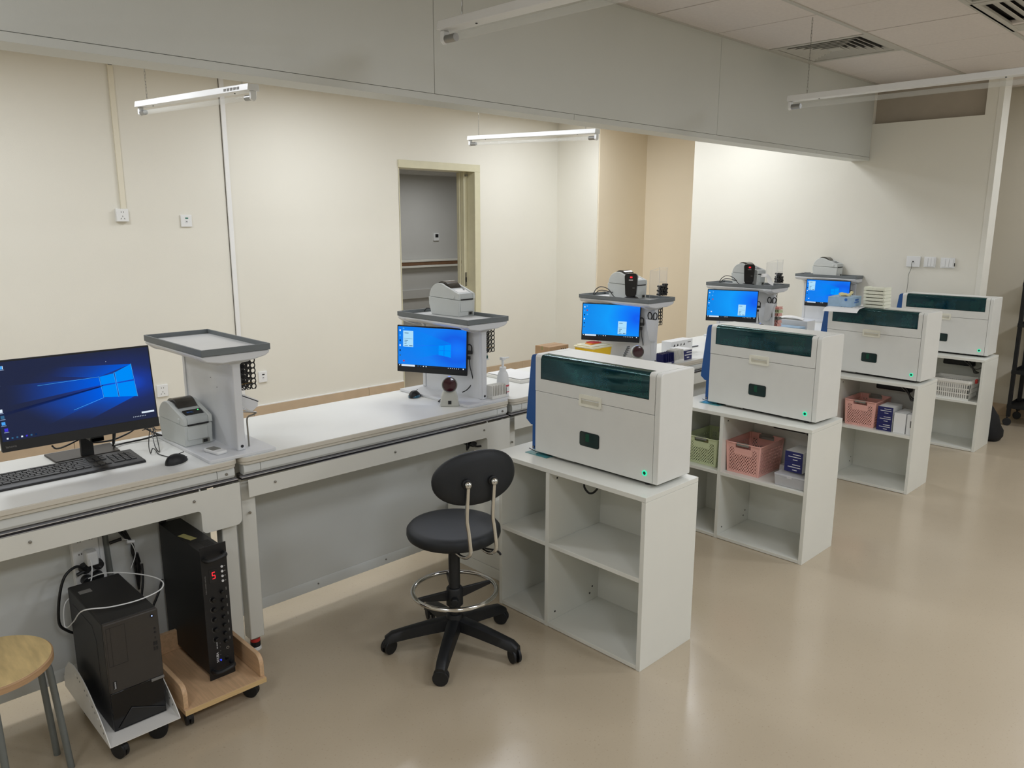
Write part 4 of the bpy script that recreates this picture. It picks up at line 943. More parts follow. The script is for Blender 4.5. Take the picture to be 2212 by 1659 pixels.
def comb_rack(x, y, w, d, h, n, m_, label, lean=0.0):
    t = thing('slotted_rack', label, 'rack', (x, y, BZ), 0, 'slotted racks beside the shelf stations')
    MB().box(0, 0, 0, w, d, 0.014).build('rack_base', m_, t, bevel=0.001)
    b = MB()
    for k in range(n):
        X = 0.002+k*(w-0.008)/(n-1)
        b.prism([(X, 0.014), (X+0.004, 0.014), (X+0.004+lean, h), (X+lean, h)], 'y', 0.0, d)
    b.build('fins', m_, t); return t
comb_rack(2.407, 2.585, 0.09, 0.05, 0.062, 9, bask_w, 'white slotted rack before the pump bottle')
for o in list(bpy.data.objects):
    if o.get('label') == 'white slotted rack before the pump bottle': o.location.z = BZ+0.013
t = thing('small_folder', 'small green and white box leaning inside the doorway station', 'box', (2.415, 2.67, BZ+0.19))
MB().box(0.0, 0, 0.0, 0.045, 0.10, 0.014).build('green_layer', teal_pl, t, bevel=0.001)
MB().box(0.0, 0, 0.015, 0.043, 0.10, 0.05).build('white_layer', paper_m, t, bevel=0.001)
MB().box(-0.003, -0.004, -0.006, 0.048, 0.104, 0.0).build('shelf_lip', stat_w, t, bevel=0.001)
t = thing('board_stack', 'flat white tray lying on the bench right of the pump bottle', 'tray', (2.80, 2.79, BZ))
MB().box(0, 0, 0, 0.19, 0.27, 0.017).build('tray_body', bask_w, t, bevel=0.003)
MB().box(0.008, 0.008, 0.019, 0.185, 0.265, 0.022).build('tray_lid', paper_m, t, bevel=0.001)
# carton, sharps bin, plastic clips
t = thing('cardboard_carton', 'small brown cardboard carton marked 3M behind the first analyser', 'box', (3.225, 2.985, BZ))
MB().box(0, 0, 0, 0.165, 0.112, 0.122).build('carton_body', carton_m, t, bevel=0.0015)
MB().box(0, 0.050, 0.1215, 0.165, 0.064, 0.1228).build('flap_gap', carton_m, t)
MB().box(-0.0006, 0.051, 0.1, 0.0, 0.063, 0.1215).build('tape', tape_m, t)
lettering('3M', 0.038, letter_k, T(0.095, -0.0008, 0.080) @ FACE_NY, t)
for k in range(4): MB().box(0.02+0.016*k, -0.0008, 0.085, 0.028+0.016*k, 0, 0.10).build('printed_symbol', letter_g, t)
t = thing('sharps_bin', 'yellow sharps bin with a cream lid and red flap below the small monitor', 'bin', (3.425, 2.83, BZ))
MB().frustum((0.02, 0.012, 0.168, 0.135), (0.008, 0.004, 0.182, 0.146), 0, 0.104).build('bin_body', yellow, t, bevel=0.004)
MB().prism(rrect(0, -0.002, 0.19, 0.152, 0.012), 'z', 0.104, 0.114).build('lid', cream, t, bevel=0.003)
MB().prism(rrect(0.012, 0.012, 0.178, 0.14, 0.012), 'z', 0.114, 0.121).build('lid_top', cream, t, bevel=0.003)
MB().prism([(0.04, 0.05), (0.12, 0.05), (0.12, 0.11), (0.06, 0.11)], 'z', 0.121, 0.125).build('yellow_flap', orange, t, bevel=0.001)
MB().prism([(0.07, 0.06), (0.14, 0.05), (0.145, 0.12), (0.08, 0.12)], 'z', 0.125, 0.130).build('red_flap', redp, t, bevel=0.001)
for k, (x, y) in enumerate(((3.39, 2.68), (3.435, 2.66))):
    t = thing('plastic_clip', 'small white moulded clip on the bench, %s' % ('left one behind the first analyser' if k == 0 else 'right one beside the coiled lead'), 'clip', (x, y, BZ), radians(-30), 'white clips behind the first analyser')
    MB().prism([(-0.022, 0), (0.022, 0), (0.022, 0.045), (0.014, 0.050), (0.010, 0.02), (-0.012, 0.02), (-0.014, 0.040), (-0.022, 0.036)], 'y', -0.004, 0.010).build('clip_body', bask_w, t, bevel=0.002)
    MB().cyl((0.0, 0.01, 0.03), (0.0, 0.03, 0.03), 0.006).build('clip_peg', bask_w, t, bevel=0.001)
pts = []
for k in range(90):
    a_ = k*0.75; pts.append((3.565-0.0009*k+0.010*cos(a_), 2.68+0.010*sin(a_)*0.9, 0.905-0.00125*k))
tag(MB().tube(pts, 0.0019, 5).build('coiled_lead', blk, smooth=True), 'coiled black lead hanging below the small monitor over the first analyser', 'cable')
tag(MB().tube([(3.49, 2.68, 0.79), (3.53, 2.66, 0.80), (3.56, 2.64, 0.795), (3.60, 2.645, 0.81)], 0.002, 5, smooth=4).build('short_lead', blk, smooth=True), 'short black lead on the bench beside the scanner of the third station', 'cable')
# rack row right of station 3
comb_rack(3.772, 2.585, 0.115, 0.055, 0.066, 7, navy, 'navy blue slotted rack right of the third station', -0.004)
comb_rack(3.893, 2.585, 0.100, 0.055, 0.074, 8, bask_w, 'white slotted rack between the navy rack and the navy carton', -0.010)
t = thing('reagent_carton', 'navy and white carton in front of the taller white carton', 'box', (4.002, 2.595, BZ))
MB().box(0, 0, 0, 0.09, 0.10, 0.058).build('carton_body', navy, t, bevel=0.001)
MB().box(-0.001, -0.001, 0.0585, 0.091, 0.10, 0.0665).build('carton_lid', paper_m, t, bevel=0.001)
for k, (a_, c_, z_) in enumerate(((0.03, 0.085, 0.044), (0.012, 0.086, 0.028), (0.035, 0.06, 0.012))): MB().box(a_, -0.0008, z_, c_, 0, z_+0.006).build('printed_line', letter_w, t)
t = thing('white_carton', 'taller white carton with small black pictures behind the slotted racks', 'box', (4.085, 2.74, BZ))
MB().box(0, 0, 0, 0.235, 0.075, 0.088).build('carton_body', paper_m, t, bevel=0.001)
for k in range(4): MB().prism([(0.022+0.036*k, 0.055), (0.040+0.036*k, 0.058), (0.034+0.036*k, 0.072), (0.028+0.036*k, 0.066)], 'y', -0.0008, 0).build('printed_picture', letter_k if k != 2 else letter_g, t)
MB().box(0.03, -0.0008, 0.030, 0.10, 0, 0.037).build('printed_line', letter_k, t)
MB().box(0.18, -0.0008, 0.068, 0.215, 0, 0.074).build('printed_line', letter_g, t)
tag(MB().cyl((4.36, 2.842, 0.785), (4.545, 2.838, 0.785), 0.0042, seg=10).build('metal_rod', nickel, smooth=True), 'grey rod lying on the bench behind the white carton', 'rod')
# stacked pink racks by station 4
cols = [pink, green, pink, grip_m, pink, pink, pink, pink, pink, pink]
for k in range(10):
    z = BZ+0.002+k*0.024
    lab = ('pink' if cols[k] is pink else ('green' if cols[k] is green else 'grey'))+' slotted rack, number '+('one', 'two', 'three', 'four', 'five', 'six', 'seven', 'eight', 'nine', 'ten')[k]+' from the bottom of the stack'
    cc_ = cols[9-k]; lab = ('pink' if cc_ is pink else ('green' if cc_ is green else 'grey'))+lab[lab.index(' slotted'):]
    t = thing('stacked_rack', lab, 'rack', (5.168+0.004*(k % 3)+0.004*k*0.6, 2.60, z), 0, 'stack of plastic racks by the fourth station')
    MB().box(0, 0, 0, 0.062, 0.16, 0.006).box(0.003, 0.003, 0.006, 0.059, 0.006, 0.020).box(0.003, 0.15, 0.006, 0.059, 0.153, 0.020).build('rack_body', cc_, t, bevel=0.0008)
    b = MB()
    for q in range(7): b.box(0.003, 0.02+q*0.02, 0.006, 0.066, 0.024+q*0.02, 0.018)
    b.build('fins', cc_, t)
# box and blue pack near station 5
t = thing('grey_white_case', 'grey white case with papers on it, left of the last analyser front', 'case', (5.66, 2.60, BZ))
MB().box(0, 0, 0, 0.13, 0.33, 0.095).build('case_body', sock_m, t, bevel=0.003)
t = thing('paper_bundle', 'curled white papers lying on the grey white case', 'paper', (5.665, 2.64, BZ+0.0955))
b = MB(); n = 10
for k in range(n): 
    y0, y1 = 0.20*k/n, 0.20*(k+1)/n; z0, z1 = 0.014*sin(pi*k/n)+0.001, 0.014*sin(pi*(k+1)/n)+0.001
    b.add([(0, y0, z0), (0.10, y0+0.04, z0+0.003), (0.10, y1+0.04, z1+0.003), (0, y1, z1), (0, y0, z0+0.003), (0.10, y0+0.04, z0+0.006), (0.10, y1+0.04, z1+0.006), (0, y1, z1+0.003)], [(0, 3, 2, 1), (4, 5, 6, 7), (0, 1, 5, 4), (1, 2, 6, 5), (2, 3, 7, 6), (3, 0, 4, 7)])
b.build('sheets', paper_m, t, smooth=True)
t = thing('tissue_pack', 'pale blue pack in front of the grey white case', 'box', (5.52, 2.60, BZ))
MB().box(0, 0, 0, 0.11, 0.27, 0.058).build('pack_body', bluebox, t, bevel=0.004)
MB().box(0.03, -0.0008, 0.015, 0.08, 0, 0.04).build('printed_mark', letter_b, t)

# ------------------------------------------------------------------ open cabinets
def make_cabinet():
    t = thing('open_cabinet', 'x', 'cabinet', (0, 0, 0), 0, 'white open four-bay cabinets under the analysers'); Dx = 0.330; Ly = 0.74; Hh = 0.666; w = 0.018
    MB().box(-0.001, 0, Hh-w, Dx, 0.775, Hh).build('top_board', white_lam, t, bevel=0.0008)
    MB().box(0, 0, 0, Dx, w, Hh-w-0.0008).build('side_board', white_lam, t, bevel=0.0008)
    MB().box(0, Ly-w, 0, Dx, Ly, Hh-w-0.0008).build('side_board', white_lam, t, bevel=0.0008)
    MB().box(0.0, 0.457, 0.0, Dx-0.012, 0.475, Hh-w-0.0005).build('divider', white_lam, t, bevel=0.0008)
    for a_, c_ in ((w+0.0005, 0.4565), (0.4755, Ly-w-0.0005)):
        MB().box(0.0005, a_, 0.342, Dx-0.012, c_, 0.359).build('shelf', white_lam, t, bevel=0.0008)
        MB().box(0.0005, a_, 0.002, Dx-0.012, c_, 0.018).build('bottom_board', white_lam, t, bevel=0.0008)
    MB().box(Dx-0.012, w, 0.002, Dx-0.003, Ly-w, Hh-w-0.001).build('back_board', white_lam, t)
    for x, z in ((0.046, 0.619), (0.043, 0.051), (0.262, 0.054), (0.278, 0.080)):
        MB().cyl((x, 0.4568, z), (x, 0.456, z), 0.0042, seg=12).build('fitting_cap', blk, t)
    return t
CAB = [(2.122, 1.500), (3.408, 1.503), (4.806, 1.512), (6.081, 1.502)]
cabl = ['white open cabinet with empty bays, nearest, beside the black stool', 'white open cabinet with a green and a pink basket in its upper bays', 'white open cabinet with a pink basket and stacked navy cartons', 'white open cabinet holding a white basket, last one by the end wall']
proto = make_cabinet(); cabs = [proto]+[copy_tree(proto) for _ in range(3)]
for o, (x, y), l in zip(cabs, CAB, cabl): o.location = (x, y, 0); o['label'] = l

# ------------------------------------------------------------------ analysers
def make_analyser():
    t = thing('analyser', 'x', 'machine', (0, 0, 0), 0, 'white and blue bench-top analysers'); Wx, Ly, Hh = 0.208, 0.605, 0.405
    def prof(z0, z1, r=0.016, x1=Wx):
        p = [(0, z0)]; p2 = []
        for k in range(6): a_ = pi/2*k/5; p2.append((r-r*cos(a_), z1-r+r*sin(a_)))
        for k in range(6): a_ = pi/2*k/5; p2.append((x1-0.010+0.010*sin(a_), z1-0.010+0.010*cos(a_)))
        return [(0, z0)]+p2+[(x1, z0)]
    MB().prism(prof(0.0, Hh), 'y', 0.0, 0.0225).build('end_cover', mach_w, t, bevel=0.0025, seg=2)
    MB().box(0.001, 0.024, 0.0, Wx, Ly, 0.2535).build('lower_body', mach_w, t, bevel=0.001)
    b = MB(); b.box(0, 0.024, 0.2555, Wx, Ly, 0.308)
    b.prism(prof(0.308, Hh), 'y', 0.024, 0.050).prism(prof(0.308, Hh), 'y', 0.575, Ly)
    b.box(0.040, 0.050, Hh-0.012, Wx-0.010, 0.575, Hh-0.0005)
    b.box(Wx-0.012, 0.050, 0.308, Wx, 0.575, Hh-0.010)
    b.build('lid', mach_w, t)
    MB().box(0.032, 0.050, 0.309, 0.036, 0.575, Hh-0.014).build('inner_wall', tealwall, t)
    pf = []
    for k in range(7): a_ = pi/2*k/6; pf.append((0.0005+0.016-0.016*cos(a_), Hh-0.0165+0.016*sin(a_)))
    gl = [(0.0005, 0.309)]+pf+[(0.040, Hh-0.0005), (0.040, Hh-0.0030)]+[(0.0035+0.013-0.013*cos(pi/2*k/6), Hh-0.0165+0.013*sin(pi/2*k/6)) for k in range(6, -1, -1)]+[(0.0035, 0.309)]
    MB().prism(gl, 'y', 0.0505, 0.5745).build('window_pane', glass_t, t, smooth=True, angle=25)
    MB().box(-0.0004, 0.0490, 0.3065, 0.0008, 0.0505, Hh-0.016).box(-0.0004, 0.5745, 0.3065, 0.0008, 0.576, Hh-0.016).box(-0.0004, 0.049, 0.3065, 0.0008, 0.576, 0.3085).box(0.0395, 0.050, Hh-0.001, 0.041, 0.575, Hh+0.0003).build('window_gasket', letter_k, t)
    # tube caps behind the pane, three colour groups
    rnd = random.Random(11)
    for nm, m_, groups in (('green_caps', capg, ((0.535, 0.02, 6), (0.48, 0.03, 9), (0.415, 0.035, 13))), ('blue_caps', capb, ((0.34, 0.035, 13), (0.27, 0.04, 18))), ('dark_green_caps', capd, ((0.115, 0.045, 22), (0.065, 0.012, 6)))):
        b = MB()
        for yc_, ww, n in groups:
            for k in range(n):
                col = k % 4; rw = k//4
                y = yc_+(col-1.5)*0.0145+(0.007 if rw % 2 else 0)+rnd.uniform(-0.001, 0.001); z = 0.318+rw*0.0135+rnd.uniform(-0.001, 0.001)
                if abs(y-yc_) > ww: continue
                pts_ = [(0.010, y+0.0052*cos(2*pi*q/12), z+0.0052*sin(2*pi*q/12)) for q in range(12)]
                b.tube(pts_, 0.0014, 5, closed=True)
        o = b.build(nm, m_, t); o['kind'] = 'stuff'
    MB().prism([(0.606, 0.004), (0.6095, 0.107), (0.634, 0.107), (0.661, 0.127), (0.652, 0.22), (0.634, 0.385), (0.628, 0.398), (0.614, 0.402), (0.606, 0.402)], 'x', 0.004, Wx-0.003).build('front_fascia', mach_b, t, bevel=0.003)
    MB().box(0.006, 0.6085, 0.004, Wx-0.004, 0.6265, 0.107).build('fascia_foot', mach_b, t, bevel=0.001)
    MB().cyl((0.0045, 0.6175, 0.014), (0.001, 0.6175, 0.014), 0.0045, seg=12).build('hinge_screw', nickel, t)
    MB().tube([(0.002, 0.600, -0.003), (0.002, 0.640, 0.004)], 0.0018, 6).build('hinge_pin', blk, t)
    # recessed pull handle
    cy_, cz_ = 0.317, 0.2555
    b = MB(); o_ = rrect(cy_-0.054, cz_-0.0225, cy_+0.054, cz_+0.0225, 0.007, 4); i_ = rrect(cy_-0.044, cz_-0.0135, cy_+0.044, cz_+0.0135, 0.004, 4)
    n = len(o_); v = [(-0.004, y, z) for y, z in o_]+[(-0.004, y, z) for y, z in i_]+[(0.001, y, z) for y, z in o_]+[(0.004, y, z) for y, z in i_]
    f = []
    for k in range(n):
        l = (k+1) % n; f += [(k, l, n+l, n+k), (2*n+k, 2*n+l, l, k), (n+k, n+l, 3*n+l, 3*n+k)]
    b.add(v, f); b.build('handle_frame', mach_k, t, smooth=True)
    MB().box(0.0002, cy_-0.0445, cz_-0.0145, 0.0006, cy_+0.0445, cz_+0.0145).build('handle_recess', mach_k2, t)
    MB().prism([(-0.0035, cz_+0.0140), (-0.0030, cz_+0.0065), (0.0002, cz_+0.004), (0.0002, cz_+0.0140)], 'y', cy_-0.044, cy_+0.044).build('handle_lip', mach_k, t, bevel=0.0008)
    MB().prism(rrect(0.2695, 0.0755, 0.3665, 0.1325, 0.009), 'x', -0.0006, 0.0006).build('viewport_frame', letter_k, t)
    MB().prism(rrect(0.2715, 0.0775, 0.3645, 0.1305, 0.008), 'x', -0.0012, 0.0).build('viewport', dkgreen, t)
    MB().prism(rrect(0.318, 0.095, 0.336, 0.126, 0.002), 'x', -0.0015, -0.0011).build('viewport_inside', vgreen, t)
    ring = [(-0.0015, 0.056+0.0085*cos(2*pi*q/20), 0.034+0.0085*sin(2*pi*q/20)) for q in range(20)]
    MB().tube(ring, 0.0022, 8, closed=True).build('power_ring', greenled, t, smooth=True)
    MB().cyl((0.001, 0.056, 0.034), (-0.002, 0.056, 0.034), 0.0066, seg=20).build('power_button', vgreen, t, bevel=0.0006)
    MB().box(0.02, 0.03, -0.006, Wx-0.02, 0.59, 0.0).build('under_tray', blk, t)
    MB().box(0.012, 0.16, -0.005, 0.03, 0.18, 0.0).box(0.012, 0.40, -0.007, 0.026, 0.50, -0.001).build('under_rail', nickel, t)
    for x in (0.03, Wx-0.04):
        for y in (0.06, 0.55): MB().cyl((x, y, -0.014), (x, y, 0.0), 0.012, seg=14).build('foot', blk, t)
    MB().box(-0.012, 0.53, -0.0135, 0.16, 0.65, -0.0115).build('glass_plate', teal_gl, t)
    MB().box(0.015, 0.56, -0.008, 0.15, 0.615, -0.0006).build('teal_window', teal_gl, t)
    return t
def glassmat():
    M = bpy.data.materials.new('teal_window_glass'); M.use_nodes = True; nt = M.node_tree; nt.nodes.remove(nt.nodes['Principled BSDF'])
    tr = nt.nodes.new('ShaderNodeBsdfTransparent'); tr.inputs[0].default_value = (0.44, 0.76, 0.76, 1)
    gl = nt.nodes.new('ShaderNodeBsdfGlossy'); gl.inputs['Roughness'].default_value = 0.06; gl.inputs[0].default_value = (0.75, 0.95, 0.95, 1)
    fr = nt.nodes.new('ShaderNodeFresnel'); fr.inputs[0].default_value = 1.5; mx = nt.nodes.new('ShaderNodeMixShader')
    df_ = nt.nodes.new('ShaderNodeBsdfDiffuse'); df_.inputs[0].default_value = (0.012, 0.07, 0.085, 1); m2 = nt.nodes.new('ShaderNodeMixShader'); m2.inputs[0].default_value = 0.30
    tc = nt.nodes.new('ShaderNodeTexCoord'); no = nt.nodes.new('ShaderNodeTexNoise'); no.inputs['Scale'].default_value = 6; cr = nt.nodes.new('ShaderNodeValToRGB')
    cr.color_ramp.elements[0].color = (0.010, 0.055, 0.075, 1); cr.color_ramp.elements[1].color = (0.016, 0.085, 0.095, 1)
    nt.links.new(tc.outputs['Object'], no.inputs['Vector']); nt.links.new(no.outputs['Fac'], cr.inputs[0]); nt.links.new(cr.outputs[0], df_.inputs[0])
    nt.links.new(tr.outputs[0], m2.inputs[1]); nt.links.new(df_.outputs[0], m2.inputs[2])
    nt.links.new(fr.outputs[0], mx.inputs[0]); nt.links.new(m2.outputs[0], mx.inputs[1]); nt.links.new(gl.outputs[0], mx.inputs[2])
    nt.links.new(mx.outputs[0], nt.nodes['Material Output'].inputs[0]); return M
glass_t = glassmat()
tealwall = mat('analyser_inside', (16, 34, 44), 0.6, var=0.35, scale=12)
capg = mat('green_cap', (120, 250, 190), 0.4); capb = mat('blue_cap', (130, 190, 240), 0.4); capd = mat('deep_green_cap', (100, 225, 190), 0.4)
mach_k2 = mat('handle_recess_shade', (206, 202, 184), 0.5)  # darker copy of the handle colour, shade painted into the recess
dkgreen = mat('viewport_glass', (6, 40, 40), 0.1, coat=0.6, var=0.3, scale=40); vgreen = mat('viewport_green', (10, 74, 52), 0.3)
proto = make_analyser(); ans = [proto]+[copy_tree(proto) for _ in range(3)]
AN = [(2.224, 1.527, 0.0), (3.496, 1.530, -4.0), (4.880, 1.528, -4.5), (6.190, 1.520, 0.0)]
anl = ['white analyser with a blue front fascia, nearest one, on the empty cabinet', 'white analyser second from the camera, over the green and pink baskets', 'white analyser with a glove box, a paper and pale racks on its roof', 'white analyser farthest away, before the wall plates']
for o, (x, y, r_), l in zip(ans, AN, anl): o.location = (x, y, 0.680); o.rotation_euler = (0, 0, radians(-r_)*-1 if False else radians(r_)); o['label'] = l
# things on top of analyser 3
t = thing('paper_sheet', 'white printed sheet curling over the roof edge of the third analyser', 'paper', (4.86, 1.90, 1.0865), radians(8))
b = MB(); n = 12
for k in range(n):
    x0, x1 = -0.10+0.22*k/n, -0.10+0.22*(k+1)/n; f_ = lambda x: -0.02*max(0, (-0.03-x)/0.07)**2+0.0008
    b.add([(x0, 0, f_(x0)), (x1, 0, f_(x1)), (x1, 0.20, f_(x1)), (x0, 0.20, f_(x0)), (x0, 0, f_(x0)+0.0008), (x1, 0, f_(x1)+0.0008), (x1, 0.20, f_(x1)+0.0008), (x0, 0.20, f_(x0)+0.0008)], [(0, 3, 2, 1), (4, 5, 6, 7), (0, 1, 5, 4), (1, 2, 6, 5), (2, 3, 7, 6), (3, 0, 4, 7)])
b.build('sheet', paper_m, t, smooth=True)
for k in range(6): MB().box(0.0, 0.02+0.02*k, 0.0016, 0.05-0.004*(k % 3), 0.023+0.02*k, 0.0018).build('printed_line', letter_g, t)
t = thing('glove_box', 'pale blue glove box on the roof of the third analyser', 'box', (4.862, 1.965, 1.0885), radians(3))
MB().box(0, 0, 0, 0.17, 0.145, 0.060).build('carton_body', bluebox, t, bevel=0.0015)
MB().box(0.05, -0.0008, 0.022, 0.13, 0, 0.030).box(0.06, -0.0008, 0.034, 0.12, 0, 0.046).build('printed_line', letter_b, t)
MB().cyl((-0.0008, 0.035, 0.045), (0.0, 0.035, 0.045), 0.009, seg=16).build('printed_spot', letter_b, t)
MB().prism(rrect(0.04, 0.045, 0.13, 0.10, 0.02), 'z', 0.060, 0.0606).build('opening', letter_g, t)
t = thing('latex_glove', 'crumpled pale yellow glove poking out of the glove box', 'glove', (4.945, 2.035, 1.149))
MB().tube([(-0.045, 0.02, 0.010), (-0.02, 0.0, 0.012), (0.0, -0.01, 0.006), (0.012, -0.02, 0.012), (0.022, -0.028, 0.028)], lambda s: 0.011-0.004*abs(s-0.5), 10, smooth=4, flat=0.7).build('glove_palm', glove_y, t, smooth=True)
MB().tube([(0.0, 0.0, 0.010), (0.015, 0.01, 0.008), (0.03, 0.012, 0.010)], 0.006, 8, smooth=3).tube([(-0.01, 0.0, 0.010), (-0.02, 0.02, 0.018), (-0.035, 0.03, 0.014)], 0.006, 8, smooth=3).build('glove_finger', glove_y, t, smooth=True)
for k in range(6):
    nm = ('lowest', 'second from the bottom', 'third from the bottom', 'third from the top', 'second from the top', 'topmost')[k]
    t = thing('pale_rack', 'pale greenish empty rack, %s of the stack on the third analyser' % nm, 'rack', (4.945+0.002*(k % 2), 1.80+0.001*k, 1.0865+0.0212*k), radians(-4), 'pale racks stacked on the third analyser')
    MB().box(0, 0, 0, 0.090, 0.130, 0.0165).build('rack_body', rack_y, t, bevel=0.0012)
    MB().box(0.006, 0.0, 0.0165, 0.084, 0.012, 0.0205).box(0.006, 0.118, 0.0165, 0.084, 0.130, 0.0205).build('stacking_lip', rack_y, t)
    b = MB()
    for q in range(5): b.box(-0.001, 0.008+0.023*q, 0.004, 0.0, 0.022+0.023*q, 0.013)
    b.build('slot', grip_m if False else rack_y, t)

# ------------------------------------------------------------------ baskets and cartons in the cabinets
def basket(loc, Wy, Dx, Hh, m_, label, group='perforated baskets in the cabinets'):
    """front faces -X; origin at the near right bottom corner, widths grow along +Y and +X"""
    t = thing('storage_basket', label, 'basket', loc, 0, group)
    tp = 0.012; th_ = 0.0022
    # front and back sheets lean outward a little
    def sheet(w, h, n_, nz, M_, gap=True):
        cx = (w-0.020)/n_; cz = (h-0.036)/nz
        b = MB(); b.M = M_
        sk = set()
        if gap:
            for i in range(n_):
                for j in range(nz-2, nz):
                    if (2 <= i <= n_-3) : sk.add((i, j))
        b.holes(n_, nz, cx, cz, min(cx, cz)*0.29, th_, sk, 8, 0.010, 0.012)
        b.box(0, 0, 0, w, th_, 0.012).box(0, 0, 0.012, 0.010, th_, h).box(w-0.010, 0, 0.012, w, th_, h)
        if gap:
            g0 = 0.010+2*cx; g1 = w-0.010-2*cx; b.box(0.010, 0, h-0.024, g0+cx*0.5, th_, h).box(g1-cx*0.5, 0, h-0.024, w-0.010, th_, h)
        else: b.box(0.010, 0, h-0.024, w-0.010, th_, h)
        return b, cx
    lean = radians(3)
    Mf = T(tp, Wy-tp, 0) @ RZ(-pi/2) @ RX(lean)
    b, cx = sheet(Wy-2*tp, Hh, 11, 7, Mf); b.build('perforated_side', m_, t)
    Mk = T(Dx-tp, tp, 0) @ RZ(pi/2) @ RX(lean)
    b, cx = sheet(Wy-2*tp, Hh, 11, 7, Mk); b.build('perforated_side', m_, t)
    Ms_ = T(tp, tp, 0) @ RX(lean); b, _ = sheet(Dx-2*tp, Hh, 13, 7, Ms_, False); b.build('perforated_side', m_, t)
    Ms_ = T(Dx-tp, Wy-tp, 0) @ RZ(pi) @ RX(lean); b, _ = sheet(Dx-2*tp, Hh, 13, 7, Ms_, False); b.build('perforated_side', m_, t)
    MB().box(tp, tp, 0, Dx-tp, Wy-tp, 0.003).build('basket_floor', m_, t)
    d_ = 0.0105
    for cx_, cy_ in ((tp, tp), (Dx-tp, tp), (tp, Wy-tp), (Dx-tp, Wy-tp)):
        sx = -1 if cx_ < Dx/2 else 1; sy = -1 if cy_ < Wy/2 else 1
        MB().cyl((cx_-sx*0.003, cy_-sy*0.003, 0.0), (cx_+sx*(d_-0.006), cy_+sy*(d_-0.006), Hh), 0.0050, 0.0062, 12).build('corner_post', m_, t, smooth=True)
    ro = rrect(0.0, 0.0, Dx, Wy, 0.014, 4)
    MB().tube([(x, y, Hh) for x, y in ro], 0.0030, 6, closed=True).build('rim', m_, t, smooth=True)
    wl = (Wy-2*tp)*0.34
    for x in (0.001, Dx-0.001):
        s_ = 1 if x < Dx/2 else -1
        MB().prism(rrect(Wy/2-wl/2-0.004, Hh-0.012, Wy/2+wl/2+0.004, Hh+0.0045, 0.003), 'x', x-0.0035, x+0.0035).build('grip', grip_m, t, bevel=0.0012)
    return t
zsh = 0.3592
basket((3.442, 1.766, zsh), 0.196, 0.250, 0.158, pink, 'pink perforated basket with grey grips in the second cabinet')
basket((3.440, 2.004, zsh), 0.196, 0.250, 0.146, green, 'pale green perforated basket with grey grips in the second cabinet')
basket((4.834, 1.748, zsh), 0.196, 0.250, 0.160, pink, 'pink perforated basket beside navy cartons in the third cabinet')
MBx = MB()
t = thing('snack_bag', 'yellowish brown packet inside the green basket', 'packet', (3.50, 2.10, zsh+0.008)); b = MB(); b.ell((0.03, 0.0, 0.055), (0.05, 0.055, 0.05), 14, 8); b.build('packet_body', tape_m, t, smooth=True)
# boxes of cabinet 2
def navy_box(loc, h, label, rz=0, w=0.090, d=0.14):
    t = thing('navy_carton', label, 'box', loc, rz, 'navy cartons in the cabinets')
    MB().box(0, 0, 0, 0.004, w, h).build('printed_front', navy, t, bevel=0.0006)
    MB().box(0.0042, 0, 0, d, w, h).build('carton_body', paper_m, t, bevel=0.0008)
    for k, (y0, y1, z) in enumerate(((0.010, 0.050, 0.72), (0.008, 0.072, 0.48), (0.025, 0.048, 0.20))): MB().box(-0.0007, y0, h*z, 0, y1, h*z+0.0035).build('printed_line', letter_w, t)
    return t
navy_box((3.462, 1.562, zsh+0.068), 0.050, 'navy carton, lower one of the pair on the clear boxes in the second cabinet', radians(-2))
navy_box((3.462, 1.562, zsh+0.1185), 0.050, 'navy carton, upper one of the pair on the clear boxes in the second cabinet', radians(-2))
t = thing('clear_box', 'frosted clear lidded box at the front of the second cabinet shelf', 'box', (3.423, 1.524, zsh))
b = MB(); b.frustum((0.004, 0.004, 0.106, 0.151), (0, 0, 0.11, 0.155), 0, 0.050); b.build('box_body', frost, t, bevel=0.004)
MB().prism(rrect(-0.002, -0.002, 0.112, 0.157, 0.008), 'z', 0.0505, 0.060).build('lid', frost, t, bevel=0.002)
MB().box(-0.004, 0.065, 0.045, 0.0, 0.090, 0.060).build('clasp', frost, t, bevel=0.001)
t = thing('frosted_box', 'frosted box behind the clear lidded box in the second cabinet', 'box', (3.54, 1.523, zsh))
MB().box(0, 0, 0, 0.15, 0.19, 0.066).build('box_body', frost, t, bevel=0.003)
def adapter(x, y, z, label, loop=True):
    t = thing('power_adapter', label, 'adapter', (x, y, z), 0, 'black adapters and leads at the back of the cabinets')
    MB().box(0.0, -0.01, 0.07, 0.045, 0.20, 0.115).build('adapter_body', blk, t, bevel=0.008)
    for k in range(4 if loop else 2): MB().tube([(-0.01, 0.02+0.012*k, 0.11), (-0.015, 0.0, 0.085-0.006*k), (-0.012, -0.02, 0.05-0.008*k), (0.01, -0.045, 0.03)], 0.0028, 6, smooth=4).build('lead', letter_g if k % 2 else blk, t, smooth=True)
    return t
adapter(3.655, 1.620, 0.50, 'black power adapter with leads at the back of the second cabinet')
adapter(5.05, 1.640, 0.50, 'black power adapter with leads at the back of the third cabinet')
adapter(6.325, 1.640, 0.50, 'black power adapter with leads at the back of the fourth cabinet')
tag(MB().tube([(2.29, 1.915, 0.63), (2.28, 1.912, 0.58), (2.28, 1.908, 0.560), (2.28, 1.886, 0.546), (2.28, 1.862, 0.555), (2.285, 1.845, 0.58), (2.29, 1.835, 0.62)], 0.0042, 8, smooth=5).build('cable_loop', blk, smooth=True), 'black cable loop hanging in the upper bay of the nearest cabinet', 'cable')
